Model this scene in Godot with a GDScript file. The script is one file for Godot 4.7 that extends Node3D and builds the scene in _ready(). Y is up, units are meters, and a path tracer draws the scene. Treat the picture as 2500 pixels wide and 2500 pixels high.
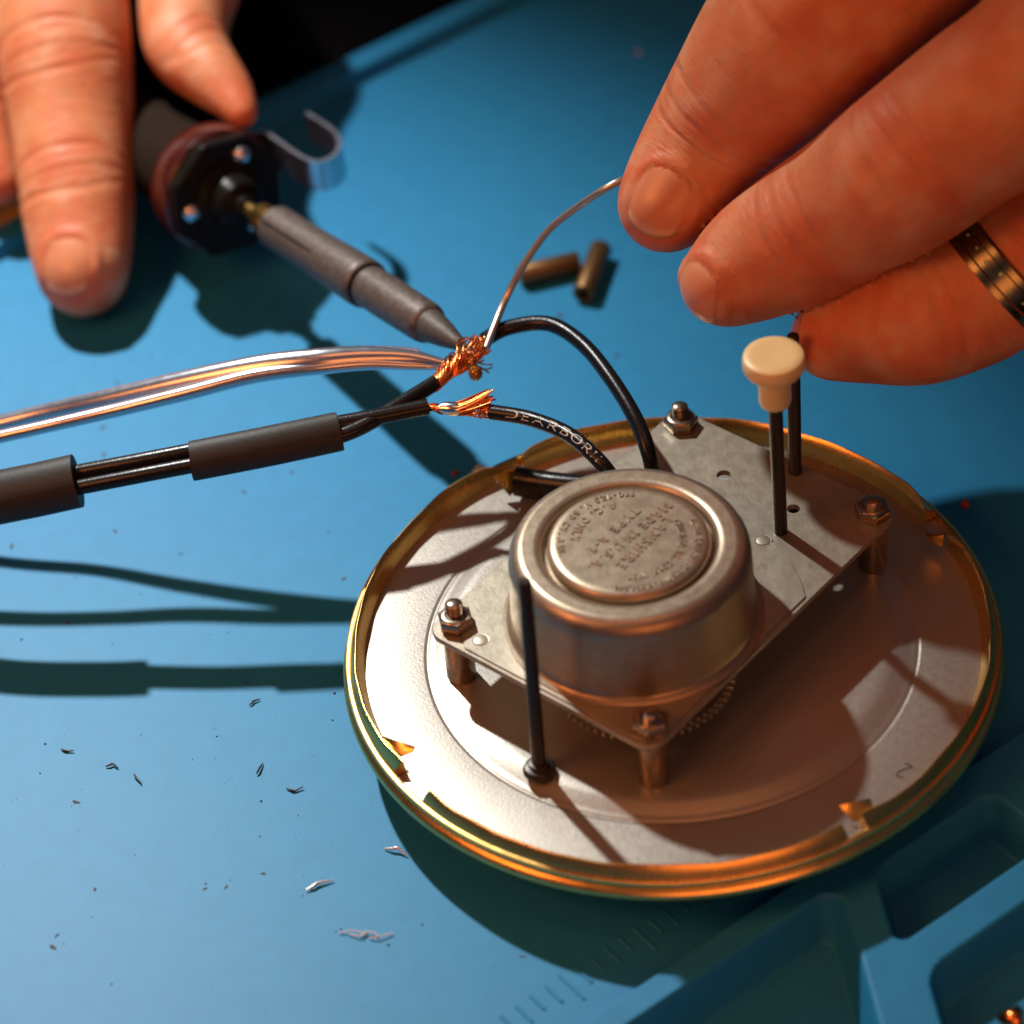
extends Node3D
# A clock movement being rewired on a blue repair mat. Sizes below are millimetres; commit() turns them into metres.
const MM := 0.001

class MB:
	var v := PackedVector3Array()
	var n := PackedVector3Array()
	var t := PackedVector2Array()
	var c := PackedColorArray()
	var i := PackedInt32Array()
	func put(p: Vector3, nn: Vector3, uv := Vector2.ZERO) -> int:
		v.append(p); n.append(nn); t.append(uv)
		return v.size() - 1
	func tri(a: int, b: int, d: int) -> void:
		var g := (v[b] - v[a]).cross(v[d] - v[a])
		if g.dot(n[a] + n[b] + n[d]) > 0.0:
			i.append(a); i.append(d); i.append(b)
		else:
			i.append(a); i.append(b); i.append(d)
	func quad(a: int, b: int, d: int, e: int) -> void:
		tri(a, b, d); tri(a, d, e)

var taken := {}
var org := Vector3.ZERO

func numbered(called: String) -> String:
	var k: int = taken.get(called, 0)
	taken[called] = k + 1
	return called if k == 0 else "%s_%03d" % [called, k]

func thing(called: String, label: String, category: String, at_mm: Vector3, group := "") -> Node3D:
	var o := Node3D.new()
	o.name = numbered(called)
	add_child(o)
	o.position = at_mm * MM
	org = at_mm
	tag(o, label, category, group)
	return o

func tag(o: Node, label: String, category: String, group := "") -> void:
	o.set_meta("label", label)
	o.set_meta("category", category)
	if group != "":
		o.set_meta("group", group)

func commit(called: String, b: MB, m: Material, parent: Node = null, label := "") -> MeshInstance3D:
	var a := []
	a.resize(Mesh.ARRAY_MAX)
	var vv := PackedVector3Array()
	vv.resize(b.v.size())
	for k in b.v.size():
		vv[k] = (b.v[k] - org) * MM
	a[Mesh.ARRAY_VERTEX] = vv
	a[Mesh.ARRAY_NORMAL] = b.n
	a[Mesh.ARRAY_TEX_UV] = b.t
	if b.c.size() == b.v.size():
		a[Mesh.ARRAY_COLOR] = b.c
	a[Mesh.ARRAY_INDEX] = b.i
	var mesh := ArrayMesh.new()
	mesh.add_surface_from_arrays(Mesh.PRIMITIVE_TRIANGLES, a)
	var o := MeshInstance3D.new()
	o.mesh = mesh
	o.material_override = null
	mesh.surface_set_material(0, m)
	if parent == null:
		o.name = numbered(called)
		add_child(o)
	else:
		o.name = called
		parent.add_child(o, true)
	if label != "":
		o.set_meta("label", label)
	return o

# ---------- shapes ----------
func lathe(b: MB, prof: Array, segs: int, x := Transform3D.IDENTITY, ex := 1.0) -> void:
	var cnt := prof.size()
	var dirs := []
	for k in cnt - 1:
		var d: Vector2 = prof[k + 1] - prof[k]
		dirs.append(Vector2(d.y, -d.x).normalized())
	for k in cnt - 1:
		var n0: Vector2 = dirs[k]
		var n1: Vector2 = dirs[k]
		if k > 0 and n0.dot(dirs[k - 1]) > 0.76:
			n0 = (n0 + dirs[k - 1]).normalized()
		if k < cnt - 2 and n1.dot(dirs[k + 1]) > 0.76:
			n1 = (n1 + dirs[k + 1]).normalized()
		var p0: Vector2 = prof[k]
		var p1: Vector2 = prof[k + 1]
		var first := b.v.size()
		for s in segs + 1:
			var a := TAU * s / segs
			var ca := cos(a)
			var sa := sin(a) * ex
			b.put(x * Vector3(p0.x * ca, p0.y, p0.x * sa), x.basis * Vector3(n0.x * ca, n0.y, n0.x * sa), Vector2(float(s) / segs, p0.y))
			b.put(x * Vector3(p1.x * ca, p1.y, p1.x * sa), x.basis * Vector3(n1.x * ca, n1.y, n1.x * sa), Vector2(float(s) / segs, p1.y))
		for s in segs:
			var q := first + 2 * s
			b.quad(q, q + 1, q + 3, q + 2)

func spline(p: Array, per: int) -> PackedVector3Array:
	var out := PackedVector3Array()
	var cnt := p.size()
	for k in cnt - 1:
		var a: Vector3 = p[maxi(k - 1, 0)]
		var d: Vector3 = p[mini(k + 2, cnt - 1)]
		for s in per:
			out.append((p[k] as Vector3).cubic_interpolate(p[k + 1], a, d, float(s) / per))
	out.append(p[cnt - 1])
	return out

func spread(r: Array, per: int) -> PackedFloat32Array:
	var out := PackedFloat32Array()
	for k in r.size() - 1:
		for s in per:
			out.append(lerpf(r[k], r[k + 1], float(s) / per))
	out.append(r[r.size() - 1])
	return out

# a swept tube; flat < 1 squashes it across the reference direction, which it is turned to
func tube(b: MB, p: PackedVector3Array, r: PackedFloat32Array, sides: int, flat := 1.0, ref := Vector3.ZERO, caps := true) -> void:
	var cnt := p.size()
	var side := Vector3.ZERO
	var first := b.v.size()
	var run := 0.0
	for k in cnt:
		var t := (p[mini(k + 1, cnt - 1)] - p[maxi(k - 1, 0)]).normalized()
		if ref != Vector3.ZERO:
			side = ref - t * ref.dot(t)
		elif k == 0:
			side = t.cross(Vector3.UP if absf(t.y) < 0.9 else Vector3.RIGHT)
		else:
			side = side - t * side.dot(t)
		side = side.normalized()
		var other := t.cross(side)
		if k > 0:
			run += p[k].distance_to(p[k - 1])
		var rr: float = r[k] if r.size() > 1 else r[0]
		for s in sides + 1:
			var a := TAU * s / sides
			var d := side * cos(a) + other * sin(a) * flat
			var nn := side * cos(a) * flat + other * sin(a)
			b.put(p[k] + d * rr, nn.normalized(), Vector2(run, float(s) / sides))
	for k in cnt - 1:
		for s in sides:
			var q := first + k * (sides + 1) + s
			b.quad(q, q + 1, q + sides + 2, q + sides + 1)
	if caps:
		for e in [0, cnt - 1]:
			var t := (p[1] - p[0]).normalized() * -1.0 if e == 0 else (p[cnt - 1] - p[cnt - 2]).normalized()
			var mid := b.put(p[e], t)
			var ring := b.v.size()
			for s in sides + 1:
				b.put(b.v[first + e * (sides + 1) + s], t)
			for s in sides:
				b.tri(mid, ring + s, ring + s + 1)

func one(r: float) -> PackedFloat32Array:
	return PackedFloat32Array([r])

# y axis of the result points along d
func aim(at: Vector3, d: Vector3, spin := 0.0) -> Transform3D:
	var y := d.normalized()
	var x := y.cross(Vector3(0, 0, 1))
	if x.length() < 0.01:
		x = Vector3.RIGHT
	x = x.normalized()
	return Transform3D(Basis(x, y, x.cross(y)).rotated(y, spin), at)

# extruded outline in x,z from y0 to y1 with a chamfered upper (and lower) edge, and round holes [centre, radius]
func prism(b: MB, poly: PackedVector2Array, y0: float, y1: float, ch: float, x := Transform3D.IDENTITY, holes := []) -> void:
	var cnt := poly.size()
	var area := 0.0
	for k in cnt:
		area += poly[k].cross(poly[(k + 1) % cnt])
	if area < 0.0:
		poly.reverse()
	var en := []
	for k in cnt:
		var d := (poly[(k + 1) % cnt] - poly[k]).normalized()
		en.append(Vector2(d.y, -d.x))
	var inner := PackedVector2Array()
	for k in cnt:
		var n0: Vector2 = en[(k + cnt - 1) % cnt]
		var n1: Vector2 = en[k]
		var m := (n0 + n1).normalized()
		inner.append(poly[k] - m * (ch / maxf(0.4, m.dot(n1))))
	for k in cnt:
		var j := (k + 1) % cnt
		var na: Vector2 = en[k]
		var nb: Vector2 = en[k]
		if na.dot(en[(k + cnt - 1) % cnt]) > 0.8:
			na = (na + en[(k + cnt - 1) % cnt]).normalized()
		if nb.dot(en[j]) > 0.8:
			nb = (nb + en[j]).normalized()
		var rows := [[poly, y0 + ch, 0.0], [poly, y1 - ch, 0.0]]
		if ch > 0.0:
			rows = [[inner, y0, -1.0], [poly, y0 + ch, -0.3], [poly, y1 - ch, 0.3], [inner, y1, 1.0]]
		var first := b.v.size()
		for w in rows:
			var up: float = w[2]
			var pa: Vector2 = w[0][k]
			var pb: Vector2 = w[0][j]
			b.put(x * Vector3(pa.x, w[1], pa.y), (x.basis * Vector3(na.x, up, na.y)).normalized())
			b.put(x * Vector3(pb.x, w[1], pb.y), (x.basis * Vector3(nb.x, up, nb.y)).normalized())
		for w in rows.size() - 1:
			var q := first + 2 * w
			b.quad(q, q + 1, q + 3, q + 2)
	var face := inner.duplicate()
	for h in holes:
		var hc: Vector2 = h[0]
		var hr: float = h[1]
		var best := 0
		for k in face.size():
			if face[k].distance_to(hc) < face[best].distance_to(hc):
				best = k
		var dir := (face[best] - hc).angle()
		var loop := PackedVector2Array()
		for s in 17:
			var a := dir - (TAU - 0.004) * s / 16.0
			loop.append(hc + Vector2(cos(a), sin(a)) * hr)
		loop.append(face[best] + Vector2(-sin(dir), cos(dir)) * 0.006)
		for s in loop.size():
			face.insert(best + 1 + s, loop[s])
		var first := b.v.size()
		for s in 17:
			var a := TAU * s / 16.0
			var d := Vector3(cos(a), 0, sin(a))
			b.put(x * (Vector3(hc.x, y0, hc.y) + d * hr), x.basis * -d)
			b.put(x * (Vector3(hc.x, y1, hc.y) + d * hr), x.basis * -d)
		for s in 16:
			var q := first + 2 * s
			b.quad(q, q + 1, q + 3, q + 2)
	var tris := Geometry2D.triangulate_polygon(face)
	if tris.is_empty():
		printerr("no triangles for an outline of ", face.size())
	for top in [true, false]:
		var up := x.basis * (Vector3.UP if top else Vector3.DOWN)
		var first := b.v.size()
		for q in face:
			b.put(x * Vector3(q.x, y1 if top else y0, q.y), up, q * 0.01)
		for k in range(0, tris.size(), 3):
			b.tri(first + tris[k], first + tris[k + 1], first + tris[k + 2])

func round_poly(corners: Array, r: float, steps := 6) -> PackedVector2Array:
	var out := PackedVector2Array()
	var cnt := corners.size()
	for k in cnt:
		var p: Vector2 = corners[k]
		var a: Vector2 = (corners[(k + cnt - 1) % cnt] - p).normalized()
		var d: Vector2 = (corners[(k + 1) % cnt] - p).normalized()
		var half := acos(clampf(a.dot(d), -1, 1)) / 2.0
		var c := p + (a + d).normalized() * (r / sin(half))
		var pa := p + a * (r / tan(half)) - c
		var pd := p + d * (r / tan(half)) - c
		for s in steps + 1:
			out.append(c + pa.slerp(pd, float(s) / steps))
	return out

# raised lettering: every letter laid by place(x along the line, 0..1)
var fonts := {}
func glyphs(b: MB, text: String, cap: float, thick: float, place: Callable, fit := 0.0, bold := false) -> void:
	if not fonts.has(bold):
		var f := SystemFont.new()
		f.font_names = PackedStringArray(["Droid Sans"])
		f.font_weight = 700 if bold else 400
		fonts[bold] = f
	var total := 0.0
	var made := []
	for ch in text:
		if ch == " ":
			made.append([null, total])
			total += cap * 0.45
			continue
		var tm := TextMesh.new()
		tm.font = fonts[bold]
		tm.font_size = 32
		tm.pixel_size = cap / 23.0
		tm.curve_step = 4.0
		tm.depth = thick
		tm.text = ch
		var arr := tm.get_mesh_arrays()
		var vs: PackedVector3Array = arr[Mesh.ARRAY_VERTEX]
		var lo := 1e9
		var hi := -1e9
		for p in vs:
			lo = minf(lo, p.x)
			hi = maxf(hi, p.x)
		made.append([arr, total, lo])
		total += hi - lo + cap * 0.22
	var widen := fit / total if fit > 0.0 else 1.0
	for g in made:
		if g[0] == null:
			continue
		var vs: PackedVector3Array = g[0][Mesh.ARRAY_VERTEX]
		var ns: PackedVector3Array = g[0][Mesh.ARRAY_NORMAL]
		var ix = g[0][Mesh.ARRAY_INDEX]
		if ix == null:
			ix = range(vs.size())
		var first := b.v.size()
		for k in vs.size():
			var along: float = (g[1] + vs[k].x - g[2]) * widen
			var at: Array = place.call(along / (total * widen), vs[k].y, vs[k].z)
			var bs: Basis = at[1]
			b.put(at[0], (bs * ns[k]).normalized())
		for k in range(0, ix.size(), 3):
			b.tri(first + ix[k], first + ix[k + 1], first + ix[k + 2])

# ---------- materials ----------
func noise_tex(freq: float, octaves: int, seed_: int, ramp: Gradient = null, size := 512, kind := FastNoiseLite.TYPE_SIMPLEX_SMOOTH) -> NoiseTexture2D:
	var f := FastNoiseLite.new()
	f.seed = seed_
	f.noise_type = kind
	f.frequency = freq
	f.fractal_octaves = octaves
	var t := NoiseTexture2D.new()
	t.width = size
	t.height = size
	t.seamless = true
	t.noise = f
	if ramp:
		t.color_ramp = ramp
	return t

func ramp(a: Color, d: Color, at0 := 0.0, at1 := 1.0) -> Gradient:
	var g := Gradient.new()
	g.offsets = PackedFloat32Array([at0, at1])
	g.colors = PackedColorArray([a, d])
	return g

func lin(r: float, g: float, b: float, a := 1.0) -> Color:
	var c := Color(r, g, b).linear_to_srgb()
	c.a = a
	return c

func mat(c: Color, rough: float, metal := 0.0, spec := 0.5) -> StandardMaterial3D:
	var m := StandardMaterial3D.new()
	m.albedo_color = c
	m.roughness = rough
	m.metallic = metal
	m.metallic_specular = spec
	return m

func worn(m: StandardMaterial3D, tex: Texture2D, per_metre: float, rough_tex: Texture2D = null, bump: Texture2D = null, bump_mm := 0.0) -> StandardMaterial3D:
	m.uv1_triplanar = true
	m.uv1_scale = Vector3.ONE * per_metre
	if tex:
		m.albedo_texture = tex
	if rough_tex:
		m.roughness_texture = rough_tex
	if bump:
		m.heightmap_enabled = true
		m.heightmap_texture = bump
		m.heightmap_scale = bump_mm * 0.1
	return m

var M := {}
func materials() -> void:
	var fine := noise_tex(0.06, 4, 3)
	var soft := noise_tex(0.012, 4, 5)
	var grime := noise_tex(0.02, 5, 8, ramp(Color(0.955, 0.95, 0.94), Color(1, 1, 1), 0.25, 0.6))
	var blotch := noise_tex(0.012, 5, 12, ramp(Color(0.93, 0.93, 0.92), Color(1, 1, 1), 0.2, 0.75))
	var scorch := noise_tex(0.02, 5, 44, ramp(Color(0.8, 0.79, 0.78), Color(1, 1, 1), 0.3, 0.7))
	var grain := noise_tex(0.22, 3, 61)
	var mottle := noise_tex(0.02, 6, 14, ramp(Color(0.97, 0.975, 0.975), Color(1, 1, 1), 0.2, 0.75))
	var rough_var := noise_tex(0.02, 5, 21, ramp(Color(0.86, 0.86, 0.86), Color(1, 1, 1), 0.2, 0.8))
	var pits := noise_tex(0.12, 2, 33, ramp(Color(0.7, 0.67, 0.64), Color(1, 1, 1), 0.10, 0.2))
	M.mat = worn(mat(lin(0.016, 0.21, 0.42), 0.5, 0.0, 0.38), mottle, 14.0, null, grain, 0.012)
	M.dial = worn(mat(lin(0.36, 0.335, 0.29), 0.42, 0.62), pits, 50.0, rough_var, fine, 0.015)
	M.plate = worn(mat(lin(0.38, 0.34, 0.265), 0.46, 0.7), grime, 26.0, rough_var, fine, 0.015)
	M.can = worn(mat(lin(0.37, 0.295, 0.21), 0.42, 0.78), grime, 30.0, rough_var, fine, 0.012)
	M.nickel = worn(mat(lin(0.36, 0.28, 0.21), 0.3, 0.95), grime, 60.0, rough_var)
	M.brass = worn(mat(lin(0.95, 0.60, 0.18), 0.3, 1.0), grime, 20.0, rough_var, soft, 0.03)
	M.old_brass = worn(mat(lin(0.17, 0.09, 0.03), 0.5, 0.7), grime, 60.0, rough_var)
	M.stud = worn(mat(lin(0.035, 0.028, 0.023), 0.4, 0.5), grime, 60.0, rough_var)
	M.steel = worn(mat(lin(0.62, 0.63, 0.69), 0.26, 0.95), null, 40.0, rough_var, soft, 0.01)
	M.solder = mat(lin(0.55, 0.47, 0.40), 0.35, 0.9)
	M.ivory = worn(mat(lin(0.80, 0.62, 0.29), 0.4), null, 30.0, null, fine, 0.01)
	M.ivory.subsurf_scatter_enabled = true
	M.ivory.subsurf_scatter_strength = 0.1
	M.black_wire = worn(mat(lin(0.008, 0.007, 0.007), 0.3, 0.0, 0.38), null, 60.0, rough_var, fine, 0.02)
	M.sleeve = worn(mat(lin(0.020, 0.0175, 0.015), 0.55, 0.0, 0.4), blotch, 40.0, null, fine, 0.03)
	M.copper = mat(lin(0.85, 0.28, 0.08), 0.25, 1.0)
	M.tin = mat(lin(0.85, 0.82, 0.76), 0.18, 1.0)
	M.flux = mat(lin(0.35, 0.15, 0.03), 0.08, 0.6, 0.7)
	M.print = mat(lin(0.42, 0.36, 0.28), 0.6)
	M.ink = mat(lin(0.06, 0.05, 0.045), 0.7)
	M.bakelite = worn(mat(lin(0.008, 0.007, 0.006), 0.32, 0.0, 0.22), null, 40.0, rough_var)
	M.foam = worn(mat(lin(0.022, 0.015, 0.011), 0.9, 0.0, 0.12), blotch, 60.0, null, fine, 0.15)
	M.red = mat(lin(0.05, 0.007, 0.005), 0.18, 0.0, 0.6)
	M.tip = worn(mat(lin(0.125, 0.10, 0.085), 0.55, 0.35), scorch, 60.0, rough_var, fine, 0.05)
	M.scorched = worn(mat(lin(0.09, 0.075, 0.062), 0.6, 0.3), scorch, 80.0, rough_var, fine, 0.06)
	M.table = worn(mat(lin(0.004, 0.003, 0.003), 0.95, 0.0, 0.2), blotch, 8.0)
	M.paper = mat(lin(0.62, 0.42, 0.16), 0.7)
	M.lens = mat(Color(0.9, 0.95, 0.95, 0.15), 0.05)
	M.lens.transparency = BaseMaterial3D.TRANSPARENCY_ALPHA
	M.nail = mat(Color.WHITE, 0.3, 0.0, 0.5)
	M.nail.vertex_color_use_as_albedo = true
	M.nail.subsurf_scatter_enabled = true
	M.nail.subsurf_scatter_strength = 0.05
	M.dark_ring = worn(mat(lin(0.26, 0.24, 0.15), 0.22, 1.0), grime, 80.0, rough_var)
	M.opal = mat(lin(0.35, 0.6, 0.35), 0.1, 0.3, 0.8)
	M.red_crumb = mat(lin(0.35, 0.03, 0.01), 0.5)
	M.fluff = mat(lin(0.55, 0.5, 0.46), 0.9)
	M.dust = mat(lin(0.045, 0.05, 0.055), 0.8)

# ---------- the light ----------
func _ready() -> void:
	var cam := Camera3D.new()
	cam.name = "camera"
	cam.transform = Transform3D(Basis(Vector3(0.9951074, -0.0734679, 0.0660580), Vector3(0.0987987, 0.7399736, -0.6653404), Vector3(-0.0000000, 0.6686116, 0.7436118)), Vector3(0.000000, 0.401167, 0.446167))
	var look := CameraAttributesPhysical.new()
	look.frustum_focal_length = 74.53
	look.frustum_focus_distance = 0.556
	look.frustum_near = 0.02
	look.frustum_far = 20.0
	look.exposure_aperture = 7.5
	cam.attributes = look
	add_child(cam)
	cam.current = true
	print("fov ", cam.fov)
	var we := WorldEnvironment.new()
	we.name = "environment"
	var env := Environment.new()
	env.background_mode = Environment.BG_COLOR
	env.background_color = lin(0.028, 0.034, 0.052)
	env.tonemap_mode = Environment.TONE_MAPPER_LINEAR
	env.tonemap_exposure = 1.0
	env.sdfgi_enabled = true
	env.ssao_enabled = true
	env.ssil_enabled = true
	we.environment = env
	add_child(we)
	var key := SpotLight3D.new()
	key.name = "bench_lamp"
	key.light_color = lin(0.98, 0.98, 0.95)
	key.light_energy = 0.47
	key.light_size = 0.01
	key.spot_angle = 27.5
	key.spot_angle_attenuation = 1.0
	key.spot_range = 5.0
	key.spot_attenuation = 2.0
	key.shadow_enabled = true
	add_child(key)
	key.look_at_from_position(Vector3(-190, 440, -270) * MM, Vector3(-0.125, 0.0, 0.010))
	for w in [[Vector3(-340, 400, 240), Vector2(0.22, 0.18), 0.105], [Vector3(60, 720, 170), Vector2(0.36, 0.22), 0.05], [Vector3(150, 330, 760), Vector2(0.5, 0.3), 0.12]]:
		var fill := AreaLight3D.new()
		fill.name = numbered("room_lamp")
		fill.area_size = w[1]
		fill.light_color = lin(1.0, 0.30, 0.075)
		fill.light_energy = w[2]
		fill.area_range = 5.0
		fill.shadow_enabled = true
		add_child(fill)
		fill.look_at_from_position(w[0] * MM, Vector3(0.02, 0.02, 0.03))
	materials()
	table_and_mat()
	clock()
	cable()
	tweezers()
	iron()
	brass_sleeves()
	crumbs()
	right_hand()
	left_hand()

# ---------- the table and the mat ----------
var E1 := Vector2(0.8308, -0.5566)
var E2 := Vector2(0.5566, 0.8308)
func smooth(a: float, d: float, x: float) -> float:
	return smoothstep(a, d, x)

# pockets of the mat as convex outlines of lines [normal, offset]: inside where n.p < offset
var pockets := [
	[[Vector2(0, -1), -110.6], [Vector2(0.866, 0.5), 40.8], [Vector2(0, 1), 185.0], [Vector2(-1, 0), 190.0], 5.0],
	[[Vector2(0, -1), -112.4], [Vector2(-0.86, -0.51), -48.2], [Vector2(0, 1), 126.6], [Vector2(1, 0), 16.0], 3.0],
	[[Vector2(0, -1), -112.4], [Vector2(-1, 0), -22.0], [Vector2(0, 1), 126.6], [Vector2(1, 0), 90.0], 3.0],
	[[Vector2(0, -1), -133.6], [Vector2(-0.86, -0.51), -52.0], [Vector2(0, 1), 180.0], [Vector2(1, 0), 90.0], 3.0],
]
func mat_height(u: float, w: float) -> float:
	var h := 3.4 * smooth(-135.6, -136.8, w) - 7.0 * smooth(-142.0, -142.9, w)
	h += 2.4 * smooth(104.6, 106.0, w)
	if w > 100.0:
		for q in pockets:
			var r: float = q[4]
			var deep := 0.0
			var far := -1e9
			for k in q.size() - 1:
				var e: float = (q[k][0] as Vector2).dot(Vector2(u, w)) - q[k][1] + r
				far = maxf(far, e)
				if e > 0.0:
					deep += e * e
			var d := (sqrt(deep) if deep > 0.0 else far) - r
			h -= 9.0 * smooth(0.4, -2.4, d)
	return h

func lines(stops: Array) -> PackedFloat32Array:
	var out := PackedFloat32Array()
	for k in stops.size() - 1:
		var a: float = stops[k][0]
		var d: float = stops[k + 1][0]
		var cnt := maxi(1, int(ceil((d - a) / stops[k][1])))
		for s in cnt:
			out.append(lerpf(a, d, float(s) / cnt))
	out.append(stops[stops.size() - 1][0])
	return out

func table_and_mat() -> void:
	var b := MB.new()
	prism(b, round_poly([Vector2(-700, -600), Vector2(700, -600), Vector2(700, 500), Vector2(-700, 500)], 20), -40, -7.2, 2.0)
	org = Vector3.ZERO
	var o := commit("table", b, M.table)
	o.set_meta("kind", "structure")
	o.set_meta("label", "dark table top beyond the far edge of the blue mat")
	o.set_meta("category", "table")
	var t := thing("repair_mat", "blue silicone repair mat with a raised edge, ruler marks and parts pockets", "mat", Vector3(0, -7, 0))
	b = MB.new()
	var us := lines([[-260.0, 6.0], [-200.0, 3.0], [-72.0, 0.45], [46.0, 4.0], [240.0, 4.0]])
	var ws := lines([[-143.0, 0.25], [-141.5, 0.9], [-138.0, 0.3], [-135.0, 12.0], [104.0, 0.3], [106.5, 0.45], [148.0, 3.0], [190.0, 3.0]])
	for w in ws:
		for u in us:
			var q := E1 * u + E2 * w
			var h := mat_height(u, w)
			var nn := Vector2((mat_height(u - 0.15, w) - mat_height(u + 0.15, w)) / 0.3, (mat_height(u, w - 0.15) - mat_height(u, w + 0.15)) / 0.3)
			var g := E1 * nn.x + E2 * nn.y
			b.put(Vector3(q.x, h, q.y), Vector3(g.x, 1, g.y).normalized())
	var wide := us.size()
	for k in ws.size() - 1:
		for j in wide - 1:
			b.quad(k * wide + j, k * wide + j + 1, (k + 1) * wide + j + 1, (k + 1) * wide + j)
	commit("work_surface", b, M.mat, t)
	# ruler marks moulded into the mat
	for k in 34:
		var u := -75.0 + 3.06 * k
		var long := 6.6 if posmod(k - 4, 5) == 0 else (3.6 if k % 2 == 0 else 4.3)
		b = MB.new()
		var w0 := 94.0 if posmod(k - 4, 5) == 0 else 94.4
		var p0 := E1 * u + E2 * w0
		var p1 := E1 * u + E2 * (w0 + long)
		tube(b, PackedVector3Array([Vector3(p0.x, -0.05, p0.y), Vector3(p1.x, -0.05, p1.y)]), one(0.36), 8)
		commit("ruler_mark", b, M.mat, t)
	# sheet of paper on the table
	b = MB.new()
	org = Vector3(-107.39, -7.00, -124.32)
	prism(b, PackedVector2Array([Vector2(-190, -150), Vector2(-75, -150), Vector2(-75, -62), Vector2(-190, 20)]), -7.0, -6.6, 0.0)
	o = commit("paper_sheet", b, M.paper)
	o.position = org * MM
	tag(o, "yellowish paper sheet on the table behind the mat beside the pointing finger", "paper")

# ---------- the clock ----------
func clock() -> void:
	var t := thing("clock_movement", "round brass-rimmed clock dial lying face down with its electric motor on top", "clock movement", Vector3(25.34, 0, 51.73))
	org = Vector3.ZERO
	var c := Transform3D.IDENTITY
	var b := MB.new()
	# all heights from the mat, all places from the middle of the dial
	lathe(b, [Vector2(0.01, 14.3), Vector2(36.4, 14.3), Vector2(37.2, 14.29), Vector2(38.3, 14.22), Vector2(39.3, 14.0), Vector2(41.0, 13.3), Vector2(41.8, 13.05), Vector2(42.3, 13.0), Vector2(42.5, 12.85), Vector2(42.8, 12.85), Vector2(43.0, 13.0), Vector2(43.3, 13.0), Vector2(55.4, 13.0), Vector2(55.6, 12.95), Vector2(55.6, 12.4), Vector2(0.01, 12.4)], 160, c)
	var dial := commit("dial", b, M.dial, t)
	b = MB.new()
	var two := Vector3(60.12, 13.00, 87.46) - Vector3(25.34, 0, 51.73)
	glyphs(b, "2", 3.4, 0.02, func(x: float, y: float, z: float): return [Vector3(two.x, 13.03, two.z) + Vector3(0.94, 0, 0.34).rotated(Vector3.UP, 2.75) * (x - 0.5) * 2.2 + Vector3(0.34, 0, -0.94).rotated(Vector3.UP, 2.75) * y + Vector3.UP * (z + 0.02), Basis(Vector3.RIGHT, Vector3.FORWARD, Vector3.UP)])
	commit("ink_numeral", b, M.ink, dial)
	b = MB.new()
	lathe(b, [Vector2(54.8, 9.6), Vector2(48, 6.4), Vector2(36, 3.2), Vector2(22, 1.1), Vector2(8, 0.15), Vector2(0.01, 0.0)], 96, c)
	commit("glass_lens", b, M.lens, t)
	# the rolled rim and the wall that was cut and bent over the dial
	b = MB.new()
	lathe(b, [Vector2(54.6, 9.7), Vector2(56.0, 9.7), Vector2(56.9, 10.0), Vector2(57.4, 10.6), Vector2(57.5, 11.2), Vector2(57.3, 11.8), Vector2(56.8, 12.2), Vector2(56.5, 12.5), Vector2(56.6, 12.9), Vector2(56.85, 13.2), Vector2(56.9, 13.6), Vector2(56.75, 14.0), Vector2(56.35, 14.2), Vector2(55.7, 14.1), Vector2(55.6, 13.2), Vector2(54.6, 12.2), Vector2(54.6, 9.7)], 200, c)
	var rim := commit("rim", b, M.brass, t)
	var gaps := [[143.5, 152.0], [61.0, 65.0], [-26.0, -18.0], [-121.0, -114.5]]
	for k in 4:
		# a run of wall between two cuts, leaning in towards its ends
		var a0: float = gaps[k][1] if k == 3 else gaps[k][1]
		var to: float = [gaps[3][0] + 360.0, gaps[0][0], gaps[1][0], gaps[2][0]][k]
		wall(t, a0, to)
	tab(t, [Vector3(-25.42, 16.40, 71.14), Vector3(-20.14, 17.00, 74.92), Vector3(-20.41, 16.20, 75.35), Vector3(-24.35, 14.20, 75.12)])
	tab(t, [Vector3(1.86, 18.00, 9.53), Vector3(-2.81, 17.50, 8.99), Vector3(-0.09, 15.50, 12.72), Vector3(2.43, 15.00, 8.12)])
	tab(t, [Vector3(75.41, 18.20, 37.33), Vector3(72.28, 17.40, 35.30), Vector3(73.04, 15.00, 34.88), Vector3(75.09, 15.40, 37.29)])
	tab(t, [Vector3(48.27, 15.60, 96.39), Vector3(53.45, 16.20, 95.99), Vector3(54.05, 14.20, 97.76), Vector3(50.26, 13.80, 98.75)])
	# motor plate on four posts
	var ang := 0.755
	var ax := Vector2(cos(ang), sin(ang))
	var ay := Vector2(sin(ang), -cos(ang))
	var pc := Vector2(0.39, -4.19)
	var corner := func(x: float, y: float) -> Vector2: return pc + ax * x + ay * y
	var cc := Vector2(18.8 - 25.34, 58.28 - 51.73)
	var outline := round_poly([corner.call(-24.5, -36.2), corner.call(24.5, -36.2), corner.call(24.5, 34.9), corner.call(-24.5, 34.9)], 3.4)
	var in_plane := func(p: Vector3) -> Vector2: return Vector2(p.x - 25.34, p.z - 51.73)
	var h1: Vector2 = in_plane.call(Vector3(38.04, 26.40, 25.13))
	var h2: Vector2 = in_plane.call(Vector3(49.01, 26.40, 35.67))
	b = MB.new()
	prism(b, outline, 25.2, 26.3, 0.18, c, [[h1, 1.35], [h2, 1.15]])
	var plate := commit("motor_plate", b, M.plate, t)
	# thinner plate with a rounded end lying on it
	b = MB.new()
	var over := PackedVector2Array()
	for s in 73:
		var a := TAU * s / 72.0
		over.append(cc + Vector2(cos(a), sin(a)) * 29.3)
	var small := round_poly([corner.call(-23.8, -35.5), corner.call(23.8, -35.5), corner.call(23.5, 33.9), corner.call(-23.5, 33.9)], 3.2)
	var cut := Geometry2D.intersect_polygons(over, small)
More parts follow.
